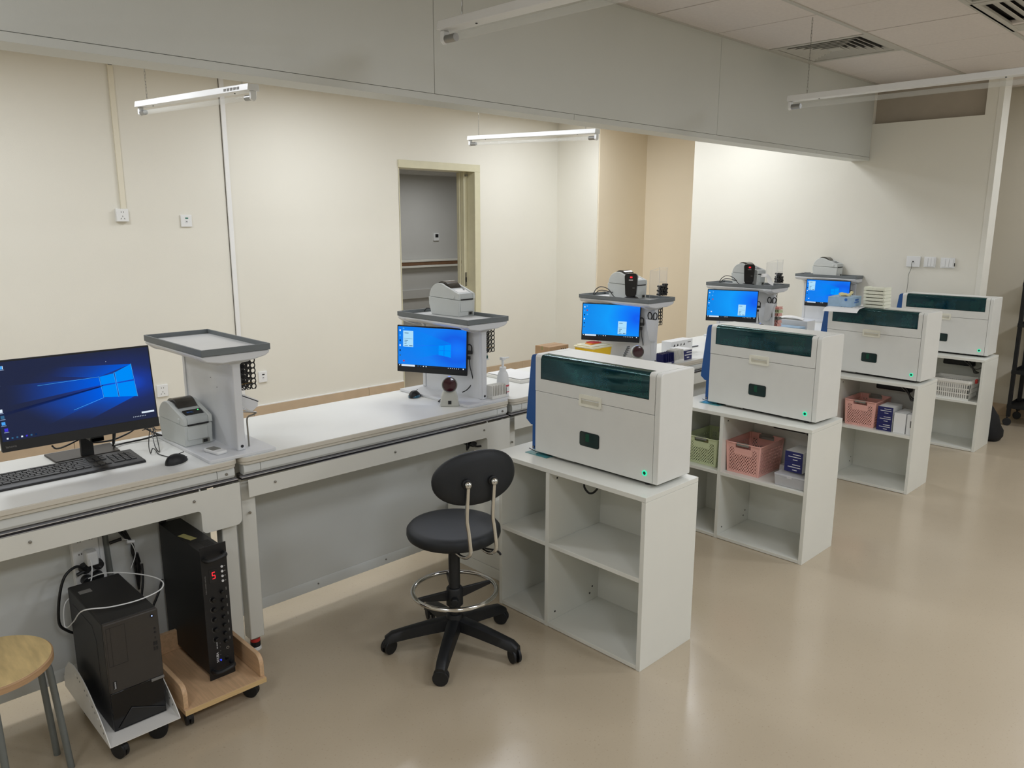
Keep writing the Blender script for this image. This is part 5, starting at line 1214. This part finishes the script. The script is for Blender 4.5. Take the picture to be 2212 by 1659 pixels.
tag(MB().tube([(6.325+0.016*cos(2*pi*k/14)*0.3, 1.62+0.042*cos(2*pi*k/14), 0.585+0.030*sin(2*pi*k/14)) for k in range(28)], 0.004, 6, closed=True).build('cable_coil', letter_g, smooth=True), 'coiled grey cable before the adapter in the fourth cabinet', 'cable')
# boxes of cabinet 3
for k in range(3): navy_box((4.834, 1.648, zsh+0.0495*k), 0.049, 'navy carton in the third cabinet, %s of three' % ('bottom', 'middle', 'top')[k], 0, 0.088, 0.15)
for k, (y, lab) in enumerate(((1.580, 'plain white carton beside the navy stack in the third cabinet'), (1.532, 'narrow white carton with a dark print at the right of the third cabinet'))):
    t = thing('white_box', lab, 'box', (4.838, y-0.008, zsh), 0, 'white cartons in the third cabinet')
    MB().box(0, 0, 0, 0.16, 0.068 if k == 0 else 0.042, 0.122).build('carton_body', paper_m, t, bevel=0.001)
    if k: MB().box(-0.0008, 0.008, 0.045, 0, 0.022, 0.085).build('printed_mark', letter_g, t)
# white laundry style basket in cabinet 4
t = thing('white_basket', 'white slotted plastic basket in the fourth cabinet', 'basket', (6.098, 1.556, zsh))
def wall_slots(M_, L, Hh):
    b = MB(); b.M = M_; n = int(L/0.0145)
    for r_, (za, zb) in enumerate(((0.012, 0.04), (0.048, 0.076), (0.084, 0.112))):
        for k in range(n): b.box(0.006+k*(L-0.012)/n, 0, za, 0.006+k*(L-0.012)/n+0.0075, 0.002, zb)
    b.box(0, 0, 0, L, 0.002, 0.012).box(0, 0, 0.04, L, 0.002, 0.048).box(0, 0, 0.076, L, 0.002, 0.084).box(0, 0, 0.112, L, 0.002, 0.125)
    return b
for M_, L in ((T(0.01, 0.28, 0) @ RZ(-pi/2) @ RX(radians(5)), 0.25), (T(0.20, 0.03, 0) @ RZ(pi/2) @ RX(radians(5)), 0.25), (T(0.01, 0.03, 0) @ RX(radians(5)), 0.19), (T(0.20, 0.28, 0) @ RZ(pi) @ RX(radians(5)), 0.19)):
    wall_slots(M_, L, 0.125).build('slotted_side', bask_w, t)
MB().box(0.01, 0.03, 0, 0.20, 0.28, 0.003).build('basket_floor', bask_w, t)
rm = rrect(-0.006, 0.012, 0.214, 0.298, 0.03, 6); b = MB(); n = len(rm)
rin = rrect(0.004, 0.022, 0.204, 0.288, 0.022, 6)
v = [(x, y, z) for z in (0.122, 0.142) for x, y in rm]+[(x, y, z) for z in (0.122, 0.142) for x, y in rin]; f = []
for k in range(n):
    l = (k+1) % n; f += [(k, l, n+l, n+k), (2*n+l, 2*n+k, 3*n+k, 3*n+l), (n+k, n+l, 3*n+l, 3*n+k), (l, k, 2*n+k, 2*n+l)]
b.add(v, f); b.build('rim', bask_w, t, smooth=True, angle=30)
MB().box(0.06, 0.0, 0.12, 0.09, 0.014, 0.15).build('red_catch', redp, t, bevel=0.002)

# low white pedestal behind the stool
t = thing('low_pedestal', 'low white pedestal on the floor behind the black stool', 'pedestal', (2.262, 2.345, 0))
MB().box(0, 0, 0.0, 0.28, 0.40, 0.052).build('plinth', white_lam, t, bevel=0.001)
MB().box(0, 0, 0.0535, 0.28, 0.40, 0.285).build('pedestal_body', white_lam, t, bevel=0.001)
tag(MB().tube([(2.28, 2.63, 0.615), (2.26, 2.60, 0.60), (2.265, 2.605, 0.575), (2.29, 2.62, 0.585), (2.30, 2.63, 0.60), (2.33, 2.62, 0.575), (2.37, 2.60, 0.575)], 0.0045, 8, smooth=4).tube([(2.30, 2.625, 0.60), (2.33, 2.62, 0.585)], 0.011, 8).tube([(2.27, 2.64, 0.60), (2.33, 2.66, 0.57), (2.36, 2.66, 0.56)], 0.004, 6).build('loose_plug', blk, smooth=True), 'black plug and lead hanging under the bench end above the stool', 'cable')

# ------------------------------------------------------------------ black lab stool with backrest
ST_ = thing('lab_stool', 'black stool with oval backrest, chrome footring and five castors', 'stool', (1.756, 2.100, 0))
def caster(b1, name_parent, x, y, ang, r=0.029, w=0.032):
    g = MB(); g.M = T(x, y, 0) @ RZ(ang)
    g.cyl((-w/2, 0, r), (-w/2+0.010, 0, r), r, seg=22).cyl((w/2-0.010, 0, r), (w/2, 0, r), r, seg=22).cyl((-w/2+0.010, 0, r), (w/2-0.010, 0, r), r*0.5, seg=12)
    o = g.build('castor_wheel', blk2, name_parent, bevel=0.002)
    h = MB(); h.M = T(x, y, 0) @ RZ(ang)
    pts_ = [(-r*1.04*cos(a_), r+r*1.04*sin(a_)) for a_ in [pi*0.05+pi*0.6*k/8 for k in range(9)]]+[(0.0, r*1.2), (-r*0.5, r*0.9)]
    h.prism([(p[0], p[1]) for p in pts_], 'x', -0.005, 0.005)
    h.cyl((0, 0, r*1.2), (0, 0, r*2+0.014), 0.007, seg=10)
    h.build('castor_hood', blk, name_parent, bevel=0.001)
for k in range(5):
    a_ = radians(2+72*k); R_ = 0.252
    b = MB(); b.M = RZ(a_); n = 10; v = []; f = []
    for i in range(n+1):
        s_ = i/n; x = 0.02+s_*(R_-0.005); zt = 0.118+0.012*(1-s_)**2-0.038*s_**1.6-(0.012 if i == n else 0); zb = zt-0.046+0.012*s_; hw = 0.028-0.007*s_
        v += [(x, -hw, zb), (x, -hw*0.8, zt-0.005), (x, -hw*0.45, zt), (x, hw*0.45, zt), (x, hw*0.8, zt-0.005), (x, hw, zb)]
    for i in range(n):
        for q in range(6): f.append((i*6+q, i*6+(q+1) % 6, i*6+6+(q+1) % 6, i*6+6+q))
    f += [tuple(range(5, -1, -1)), tuple(n*6+q for q in range(6))]
    b.add(v, f); leg = b.build('base_leg', blk2, ST_, smooth=True, angle=50)
    caster(None, leg, R_*cos(a_), R_*sin(a_), a_+0.5+0.9*k)
MB().lathe([(0.030, 0.075), (0.036, 0.085), (0.036, 0.125), (0.030, 0.140), (0.026, 0.143)], 28).build('base_hub', blk2, ST_, smooth=True, angle=40)
MB().lathe([(0.0215, 0.10), (0.0215, 0.395), (0.018, 0.40)], 28).build('column_cover', blk, ST_, smooth=True, angle=40)
MB().cyl((0, 0, 0.39), (0, 0, 0.452), 0.0115, seg=20).build('gas_spring', chrome, ST_, smooth=True, angle=40)
MB().lathe([(0.026, 0.175), (0.032, 0.18), (0.031, 0.245), (0.027, 0.25)], 24).build('ring_clamp', blk2, ST_, smooth=True, angle=40)
b = MB(); b.cyl((-0.020, -0.024, 0.208), (-0.034, -0.040, 0.208), 0.017, 0.015, 7); b.build('clamp_knob', blk, ST_, bevel=0.003)
ring = [(0.158*cos(2*pi*q/56), 0.158*sin(2*pi*q/56), 0.236) for q in range(56)]
FR = MB().tube(ring, 0.0085, 14, closed=True).build('footring', chrome, ST_, smooth=True)
for a_ in (radians(60), radians(-14), radians(166)):
    b = MB(); b.M = RZ(a_); b.prism([(0.025, 0.200), (0.152, 0.226), (0.154, 0.240), (0.025, 0.240)], 'y', -0.006, 0.006); b.build('ring_spoke', blk, ST_, bevel=0.002)
MB().lathe([(0.04, 0.452), (0.163, 0.455), (0.172, 0.462), (0.1755, 0.472), (0.1745, 0.489), (0.166, 0.4995), (0.150, 0.5035), (0.08, 0.5055), (0.001, 0.506)], 72).build('seat_cushion', leather, ST_, smooth=True, angle=80)
MB().cyl((0, 0, 0.440), (0, 0, 0.4525), 0.085, seg=28).build('seat_plate', blk, ST_, bevel=0.002)
bd = Vector((-0.33, -0.945, 0)).normalized(); sd = Vector((0.945, -0.33, 0)).normalized(); off = bd*0.197
Mb = Matrix(((sd.x, bd.x, 0, 0), (sd.y, bd.y, 0, 0), (0, 0, 1, 0), (0, 0, 0, 1)))   # local x = along the backrest, y = backwards
b = MB(); b.M = Mb @ T(0.022, 0.175, 0.733) @ RX(radians(8)) @ RY(radians(-4.5))
n1, n2 = 48, 9; v = []; f = []
for i in range(n2+1):
    p = pi*i/n2; rr = max(0.003, sin(p))**0.42; yy = -cos(p)*0.021
    for k in range(n1):
        a_ = 2*pi*k/n1; X = 0.158*rr*(abs(cos(a_))**0.92)*(1 if cos(a_) > 0 else -1); Z = 0.094*rr*(abs(sin(a_))**0.92)*(1 if sin(a_) > 0 else -1)
        v.append((X, yy+1.0*X*X*-1.1, Z))
for i in range(n2):
    for k in range(n1): f.append((i*n1+k, i*n1+(k+1) % n1, (i+1)*n1+(k+1) % n1, (i+1)*n1+k))
f += [tuple(range(n1-1, -1, -1)), tuple(n2*n1+k for k in range(n1))]
b.add(v, f); b.build('backrest', leather, ST_, smooth=True, angle=80)
for s_ in (-0.0245, 0.0725):
    b = MB(); b.M = Mb
    b.tube([(s_, 0.213, 0.722), (s_-0.002, 0.212, 0.69), (s_-0.006, 0.211, 0.60), (s_-0.002, 0.213, 0.56), (s_+0.002, 0.219, 0.505), (s_+0.004, 0.217, 0.475), (s_-0.002, 0.196, 0.452), (s_-0.012, 0.165, 0.446), (s_-0.02, 0.12, 0.450), (s_-0.03, 0.05, 0.452)], 0.0072, 12, smooth=6, flat=0.8)
    br_ = b.build('back_bar', chrome, ST_, smooth=True)
    b = MB(); b.M = Mb; b.ell((s_, 0.212, 0.722), (0.0135, 0.0125, 0.0135), 20, 12); b.build('ball_joint', chrome, ST_, smooth=True, angle=80)
    b = MB(); b.M = Mb; b.cyl((s_, 0.190, 0.722), (s_, 0.204, 0.722), 0.017, seg=20); b.build('joint_collar', blk, ST_, bevel=0.002)
    for dx in (-0.005, 0.005): b = MB(); b.M = Mb; b.cyl((s_+dx, 0.221, 0.722-dx*0.4), (s_+dx, 0.2245, 0.722-dx*0.4), 0.0022, seg=10); b.build('joint_screw', nickel, ST_)
b = MB(); b.M = Mb; b.tube([(0.03, 0.08, 0.447), (0.07, 0.12, 0.440), (0.105, 0.16, 0.438), (0.115, 0.172, 0.426)], lambda s: 0.006+0.003*s, 8, smooth=4, flat=0.5); b.build('height_lever', blk, ST_, smooth=True)

# ------------------------------------------------------------------ round wooden stool, front left
R = 0.158; t = thing('round_stool', 'round pine topped stool with grey tube legs at the lower left edge', 'stool', (0.330, 2.41, 0))
MB().lathe([(R-0.004, 0.378), (R, 0.380), (R, 0.397), (R-0.003, 0.400), (0.001, 0.4003)], 64).build('seat_edge', stool_e, t, smooth=True, angle=30)
MB().lathe([(R-0.004, 0.4002), (R-0.0045, 0.4012), (0.001, 0.4012)], 64).build('seat_top', stool_w, t, smooth=True, angle=30)
def hair(a_, d_):
    c_, s_ = cos(a_), sin(a_); px, py = -s_, c_
    P_ = lambda r_, o_, z: (c_*r_+px*o_, s_*r_+py*o_, z)
    return [P_(0.02, o_*1.0, 0.366) if False else P_(0.03, d_*0.018, 0.366) for o_ in (1,)]+[P_(0.10, d_*0.026, 0.366), P_(0.122, d_*0.030, 0.360), P_(0.134, d_*0.034, 0.342), P_(0.139, d_*0.038, 0.30), P_(0.158, d_*0.048, 0.0)]
for a_ in (radians(8), radians(128), radians(248)):
    for d_ in (1, -1): MB().tube(hair(a_, d_), 0.0095, 14, smooth=5).build('leg', grey_tube, t, smooth=True)
MB().cyl((0, 0, 0.352), (0, 0, 0.378), 0.05, seg=24).build('centre_plate', grey_tube, t, bevel=0.002)

# ------------------------------------------------------------------ white steel dolly with PC tower
D1 = thing('cpu_dolly', 'white steel trolley with curved perforated sides under the computer tower', 'trolley', (0.571, 2.262, 0))
Wd_, Ld_ = 0.206, 0.44
MB().box(0.002, 0.0, 0.088, Wd_-0.002, Ld_, 0.091).build('base_sheet', tray_w, D1)
sp_ = [(0.0, 0.088)]
for k in range(13):
    s_ = k/12; sp_.append((0.004+0.30*s_, 0.096+0.126*sin(pi/2*min(1, s_*1.02))**0.9))
sp_ += [(0.36, 0.212), (0.41, 0.170), (Ld_, 0.125), (Ld_, 0.088)]
for x in (0.0, Wd_-0.003):
    g = MB().prism(sp_, 'x', x, x+0.003).build('side_sheet', tray_w, D1, bevel=0.0006)
    xx = x-0.0006 if x == 0.0 else x-0.0006
    for k in range(13):
        s_ = 0.06+k*0.074; y = 0.004+0.30*min(1, s_)+max(0, s_-1)*0.3; z = 0.090+0.110*sin(pi/2*min(1, s_))**0.9-0.004
        b = MB(); b.cyl((xx, y+0.006, z), (xx+0.0042, y+0.006, z), 0.0036, seg=10); b.build('punched_hole', letter_g if k % 3 else letter_w, g)
for x, y, a_ in ((0.045, 0.07, 0.4), (0.165, 0.085, 1.1), (0.045, 0.38, -0.3), (0.165, 0.38, 0.9)): caster(None, D1, x, y, a_, 0.028, 0.024)
for o in [c for c in D1.children if c.name.startswith('castor')]: pass
PC = thing('computer_tower', 'black computer tower with a charcoal front standing on the white dolly', 'computer', (0.604, 2.322, 0.0915))
pw, pd, ph = 0.156, 0.345, 0.352
MB().box(0, 0.012, 0, pw, pd, ph).build('case', pc_m, PC, bevel=0.004)
MB().box(0.0, 0.0, 0.128, pw, 0.012, ph).build('front_panel', pc_f, PC, bevel=0.003)
MB().box(0.001, 0.004, 0.0, pw-0.001, 0.012, 0.126).build('lower_front', blk_gl, PC, bevel=0.002)
MB().prism([(0.012, 0.008), (pw-0.004, 0.008), (pw-0.004, 0.020), (0.055, 0.062)], 'y', 0.0, 0.0045).build('wedge_grille', pc_m, PC, bevel=0.002)
fb = MB()
for x0_, z0_, x1_, z1_ in ((0.006, 0.215, 0.0065, 0.338), (0.058, 0.215, 0.0585, 0.338), (0.006, 0.338, 0.0585, 0.3385), (0.006, 0.215, 0.0585, 0.2155), (0.017, 0.215, 0.0175, 0.338)): fb.box(x0_, -0.0006, z0_, x1_, 0.0, z1_)
fb.build('bay_seam', dark_m, PC)
MB().cyl((0.137, 0.0, 0.334), (0.137, -0.0012, 0.334), 0.0062, seg=20).build('power_button', pc_m, PC)
MB().cyl((0.137, -0.001, 0.334), (0.137, -0.0018, 0.334), 0.002, seg=10).build('power_led', whiteled, PC)
for z in (0.291, 0.278): MB().cyl((0.142, 0.0, z), (0.142, -0.0008, z), 0.0036, seg=12).build('audio_jack', letter_k, PC)
MB().box(0.139, -0.0008, 0.257, 0.143, 0, 0.264).build('usb_port', letter_k, PC)
for z in (0.236, 0.219):
    for x in (0.134, 0.141): MB().box(x, -0.0008, z, x+0.005, 0, z+0.012).build('usb_port', letter_k, PC)
MB().box(0.010, -0.0008, 0.140, 0.020, 0, 0.166).build('badge', letter_k, PC)
lettering('lenovo', 0.0085, letter_w, T(0.0178, -0.001, 0.1415) @ RY(-pi/2) @ FACE_NY, PC)
MB().box(0.118, -0.0015, 0.119, pw, 0.004, 0.127).build('front_tab', letter_g, PC, bevel=0.0005)
MB().prism([(0.08, 0.09), (0.11, 0.045), (0.30, 0.045), (0.32, 0.09), (0.32, 0.26), (0.30, 0.31), (0.11, 0.31), (0.08, 0.27)], 'x', -0.0012, 0.001).build('side_relief', pc_m, PC, bevel=0.001)
MB().box(0.014, 0.26, ph, 0.05, 0.285, ph+0.0008).build('label', letter_g, PC)

# ------------------------------------------------------------------ beech dolly with amplifier
D2 = thing('wooden_dolly', 'beech board trolley with raised sides under the black amplifier', 'trolley', (0.803, 2.292, 0))
MB().box(0, 0, 0.066, 0.275, 0.40, 0.084).build('base_board', [ply_m], D2, bevel=0.0012)
for x in (0.0005, 0.2595):
    sb = [(0.012, 0.0845), (0.40, 0.0845), (0.40, 0.160), (0.045, 0.160)]+[(0.045-0.033*sin(pi/2*k/6), 0.127+0.033*cos(pi/2*k/6)) for k in range(1, 7)]
    MB().prism(sb, 'x', x, x+0.015).build('side_board', ply_m, D2, bevel=0.001)
MB().box(0.016, 0.385, 0.0845, 0.259, 0.40, 0.160).build('back_board', ply_m, D2, bevel=0.001)
MB().box(0.0, -0.0012, 0.0665, 0.275, 0.0, 0.0835).build('edge_band', ply_e, D2)
for x, y, a_ in ((0.028, 0.055, -0.2), (0.243, 0.055, 0.7), (0.028, 0.35, 0.3), (0.243, 0.35, 0.2)): caster(None, D2, x, y, a_, 0.0265, 0.024)
A = thing('amplifier', 'black rack amplifier standing on its side with knobs, red digit and blue light', 'amplifier', (0.930, 2.396, 0.0845))
aw, ad, ah = 0.088, 0.36, 0.478
MB().box(0.004, 0.004, 0.018, aw-0.006, ad, ah-0.018).build('case', amp_m, A, bevel=0.001)
MB().box(0.0, 0.0, 0.0, aw, 0.0035, ah).build('front_plate', amp_m, A, bevel=0.0008)
MB().box(0.004, ad-0.003, 0.0, 0.03, ad, 0.018).box(0.004, ad-0.003, ah-0.018, 0.03, ad, ah).build('rear_ear', amp_m, A)
for z in (0.022, ah-0.056):
    MB().tube([(0.012, 0.0, z+0.012), (0.014, -0.022, z+0.014), (0.030, -0.030, z+0.016), (0.058, -0.030, z+0.020), (0.074, -0.022, z+0.020), (0.076, 0.0, z+0.020)], 0.008, 8, smooth=4).build('handle', blk, A, smooth=True)
MB().box(0.024, -0.001, ah-0.130, 0.052, 0, ah-0.084).build('display', letter_k, A)
d_ = MB(); sg = 0.0125
Z5 = ah-0.106
for a1, a2, b1, b2 in ((0.0345, Z5+0.010, 0.0435, Z5+0.012), (0.0345, Z5-0.001, 0.0435, Z5+0.001), (0.0345, Z5-0.012, 0.0435, Z5-0.010), (0.0335, Z5, 0.0355, Z5+0.011), (0.0425, Z5-0.011, 0.0445, Z5)): d_.box(a1, -0.0018, a2, b1, -0.001, b2)
d_.build('display_digit', redled, A)
for k in range(4):
    MB().cyl((0.068, 0.0, ah-0.083-0.017*k), (0.068, -0.003, ah-0.083-0.017*k), 0.0040, seg=14).build('button', letter_w, A)
    MB().box(0.075, -0.0006, ah-0.085-0.017*k, 0.080, 0, ah-0.082-0.017*k).build('printed_label', letter_g, A)
lettering('PUBLIC ADDRESS AMPLIFIER', 0.0052, letter_g, T(0.0125, -0.0006, ah-0.165) @ RY(-pi/2) @ FACE_NY, A)
for k in range(5):
    z = 0.288-0.036*k; MB().cyl((0.031, 0.0, z), (0.031, -0.011, z), 0.0078, 0.0068, 18).build('knob', knob_m, A, bevel=0.001)
    rg = [(0.031+0.0115*cos(pi*0.75+1.4*pi*q/12), -0.0004, z+0.0115*sin(pi*0.75+1.4*pi*q/12)) for q in range(7)]
    MB().tube(rg, 0.0004, 4).build('knob_scale', letter_g, A)
for k in range(7):
    z = 0.306-0.0300*k; MB().cyl((0.062, 0.0, z), (0.062, -0.011, z), 0.0068, 0.006, 18).build('knob', knob_m, A, bevel=0.001)
    MB().box(0.076, -0.0006, z+0.002, 0.079, 0, z+0.012).build('printed_label', letter_g, A)
MB().cyl((0.067, 0.0, 0.100), (0.067, -0.002, 0.100), 0.0052, seg=16).build('jack_ring', nickel, A)
MB().cyl((0.067, -0.001, 0.100), (0.067, -0.0026, 0.100), 0.003, seg=12).build('jack_hole', letter_k, A)
lettering('SOUBA', 0.0115, letter_w, T(0.0345, -0.0006, 0.058) @ RY(-pi/2) @ FACE_NY, A)
lettering('MP-120USB', 0.0052, letter_w, T(0.0335, -0.0006, 0.108) @ RY(-pi/2) @ FACE_NY, A)
MB().cyl((0.0405, 0.0, 0.064), (0.0405, -0.003, 0.064), 0.0022, seg=12).build('blue_light', blueled, A)
for k in range(4): MB().cyl((0.0415+0.0006*k, 0.0, 0.083+0.014*k), (0.0415, -0.001, 0.083+0.014*k), 0.0012, seg=8).build('level_light', letter_g, A)
MB().box(0.056, -0.0012, 0.058, 0.068, 0.0, 0.072).build('power_rocker', blk_gl, A)
b = MB(); b.M = T(0.03, 0.15, ah-0.0178) @ RZ(0.25); b.box(-0.012, -0.02, 0, 0.012, 0.05, 0.0008); b.build('tape', tape_m, A)
b = MB()
for k in range(9): b.box(0.035, 0.03+0.008*k, ah-0.018, 0.070, 0.034+0.008*k, ah-0.0175)
b.build('vent_slots', dark_m, A)

# ------------------------------------------------------------------ power strip, plugs and leads under the left bench
PS = thing('power_strip', 'white power strip fixed upright on the grey panel behind the computer', 'power strip', (0.694, 2.782, 0.385))
MB().box(-0.044, -0.028, 0.0, 0.040, 0.0, 0.245).build('strip_body', sock_m, PS, bevel=0.004)
for k in range(4):
    for dx in (-0.02, 0.016): MB().box(dx-0.006, -0.0288, 0.03+0.045*k, dx-0.002, -0.028, 0.036+0.045*k).box(dx+0.002, -0.0288, 0.03+0.045*k, dx+0.006, -0.028, 0.036+0.045*k).build('pin_slot', letter_g, PS)
MB().box(0.044, -0.010, 0.0, 0.060, 0.0, 0.30).build('strip_cord_cover', sock_m, PS, bevel=0.002)
MB().cyl((0.072, -0.012, -0.02), (0.060, -0.012, 0.30), 0.009, seg=12).build('steel_conduit', grey_tube, PS, smooth=True)
for k, (dx, dz, lab) in enumerate(((-0.012, 0.031, 'round black plug at the lower left of the power strip'), (0.022, 0.036, 'round black plug at the lower right of the power strip'), (-0.014, 0.075, 'black plug at the middle left of the power strip'), (0.026, 0.078, 'black plug at the middle right of the power strip'))):
    t = thing('mains_plug', lab, 'plug', (0.694+dx, 2.753, 0.385+dz), 0, 'black plugs in the power strip')
    MB().cyl((0, 0, 0), (0, -0.026, 0), 0.0185, 0.0165, 18).build('plug_body', blk, t, bevel=0.003)
    MB().tube([(0, -0.02, -0.005), (0.004 if k % 2 else -0.014, -0.024, -0.018 if k < 2 else -0.006), (0.006 if k % 2 else -0.03, -0.026, -0.032 if k < 2 else -0.010)], 0.0062, 8).build('strain_relief', blk, t, smooth=True)
t = thing('phone_charger', 'small white charger in the power strip above the black plugs', 'charger', (0.702, 2.753, 0.496))
MB().box(-0.020, -0.040, -0.024, 0.016, 0.0, 0.024).build('charger_body', sock_m, t, bevel=0.005)
tag(MB().tube([(0.68, 2.728, 0.458), (0.650, 2.715, 0.485), (0.609, 2.70, 0.469), (0.586, 2.70, 0.404), (0.576, 2.70, 0.317), (0.596, 2.70, 0.281), (0.63, 2.70, 0.255), (0.66, 2.69, 0.25)], 0.0046, 8, smooth=5).build('mains_lead', blk, smooth=True), 'black mains lead looping down left of the computer tower', 'cable')
tag(MB().tube([(0.690, 2.708, 0.500), (0.690, 2.70, 0.463), (0.672, 2.695, 0.415), (0.595, 2.66, 0.40), (0.582, 2.66, 0.327), (0.585, 2.637, 0.322), (0.583, 2.543, 0.381), (0.590, 2.45, 0.450), (0.655, 2.41, 0.453), (0.732, 2.397, 0.453), (0.802, 2.415, 0.455), (0.828, 2.457, 0.46), (0.815, 2.535, 0.458), (0.770, 2.62, 0.455), (0.72, 2.68, 0.45), (0.680, 2.715, 0.432)], 0.0020, 6, smooth=6).build('white_charging_lead', sock_m, smooth=True), 'thin white charging lead draped over the computer tower', 'cable')
cb = thing('hanging_cables', 'bundle of black leads tied together under the left bench', 'cable', (0.775, 2.77, 0.66))
for k in range(3):
    MB().tube([(-0.008+0.007*k, 0, 0.03), (-0.006+0.008*k, -0.01, -0.03), (0.01+0.012*k, -0.012, -0.08), (0.05+0.004*k, -0.015, -0.145), (0.064, -0.014, -0.16), (0.070-0.004*k, -0.012, -0.20), (0.066+0.008*k, -0.012, -0.25), (0.072, -0.012, -0.34)], 0.0038, 8, smooth=5).build('lead', blk, cb, smooth=True)
MB().tube([(0.072, -0.012, -0.205), (0.078, -0.012, -0.24)], 0.010, 8).build('connector', blk, cb, smooth=True)
MB().tube([(0.045, -0.02, -0.150), (0.070, -0.02, -0.155)], 0.006, 8).build('cable_tie', sock_m, cb, smooth=True)
MB().tube([(-0.008, -0.015, -0.14), (0.03, -0.018, -0.135)], 0.006, 8).build('small_plug', blk, cb, smooth=True)
MB().tube([(0.03, -0.018, -0.135), (0.055, -0.02, -0.15), (0.07, -0.02, -0.20), (0.05, -0.02, -0.25)], 0.0015, 6, smooth=4).build('white_lead', sock_m, cb, smooth=True)
tag(MB().tube([(0.86, 2.74, 0.42), (0.85, 2.72, 0.36), (0.83, 2.70, 0.30), (0.80, 2.68, 0.25), (0.78, 2.66, 0.22), (0.79, 2.68, 0.19), (0.84, 2.70, 0.22), (0.90, 2.74, 0.28), (0.93, 2.76, 0.33)], 0.0042, 8, smooth=5).build('black_lead', blk, smooth=True), 'black lead curving between the computer tower and the amplifier', 'cable')

# ------------------------------------------------------------------ trolley and bag at the right edge
TR = thing('black_trolley', 'black metal shelf trolley cut off by the right edge of the view', 'trolley', (7.13, 1.10, 0))
for x, y in ((0.0, 0.44), (0.0, 0.0), (0.30, 0.44), (0.30, 0.0)):
    MB().box(x, y, 0.07, x+0.028, y+0.028, 1.19).build('post', blk, TR, bevel=0.002)
    caster(None, TR, x+0.012-0.02, y+0.014, 0.3, 0.030, 0.022)
for z in (0.145, 0.425, 0.80, 1.12):
    MB().box(0.0, 0.0, z, 0.328, 0.468, z+0.004).box(-0.002, 0.466, z-0.004, 0.330, 0.470, z+0.026).box(-0.002, -0.002, z-0.004, 0.330, 0.002, z+0.026).box(-0.002, 0, z-0.004, 0.002, 0.468, z+0.026).box(0.326, 0, z-0.004, 0.330, 0.468, z+0.026).build('shelf', blk, TR, bevel=0.001)
t = thing('crumpled_bag', 'crumpled white plastic bag on the middle shelf of the black trolley', 'bag', (7.23, 1.33, 0.430))
b = MB(); b.ell((0, 0, 0.045), (0.07, 0.09, 0.045), 20, 12); rnd = random.Random(2)
b.v = [(x+rnd.uniform(-.008, .008), y+rnd.uniform(-.008, .008), max(0.0, z+rnd.uniform(-.008, .008))) for x, y, z in b.v]; b.build('bag_body', paper_m, t)
BG = thing('black_bag', 'black soft bag slumped on the floor against the last cabinet', 'bag', (6.545, 1.585, 0))
BG.scale = (1.12, 1.2, 1.12)
b = MB(); rnd = random.Random(4)
rings = [(0.0, 0.085, 0.105), (0.03, 0.095, 0.118), (0.07, 0.093, 0.112), (0.12, 0.078, 0.098), (0.17, 0.055, 0.076), (0.205, 0.030, 0.050), (0.24, 0.014, 0.028), (0.275, 0.006, 0.012)]
v = []; f = []; n = 28
for z, rx, ry in rings:
    for k in range(n):
        a_ = 2*pi*k/n; w_ = 1+0.05*sin(5*a_+z*30)+rnd.uniform(-0.02, 0.02)
        v.append((rx*cos(a_)*w_+(0.012 if z < 0.1 else 0), ry*sin(a_)*w_-0.012*(z > 0.15), z))
for i in range(len(rings)-1):
    for k in range(n): f.append((i*n+k, i*n+(k+1) % n, (i+1)*n+(k+1) % n, (i+1)*n+k))
f += [tuple(range(n-1, -1, -1)), tuple((len(rings)-1)*n+k for k in range(n))]
b.add(v, f); b.build('bag_body', bag_m, BG, smooth=True, angle=80)
MB().tube([(0.0, -0.02, 0.26), (-0.02, 0.0, 0.30), (-0.022, 0.02, 0.24), (-0.02, 0.03, 0.20)], 0.006, 6, smooth=4, flat=0.4).build('strap', bag_m, BG, smooth=True)
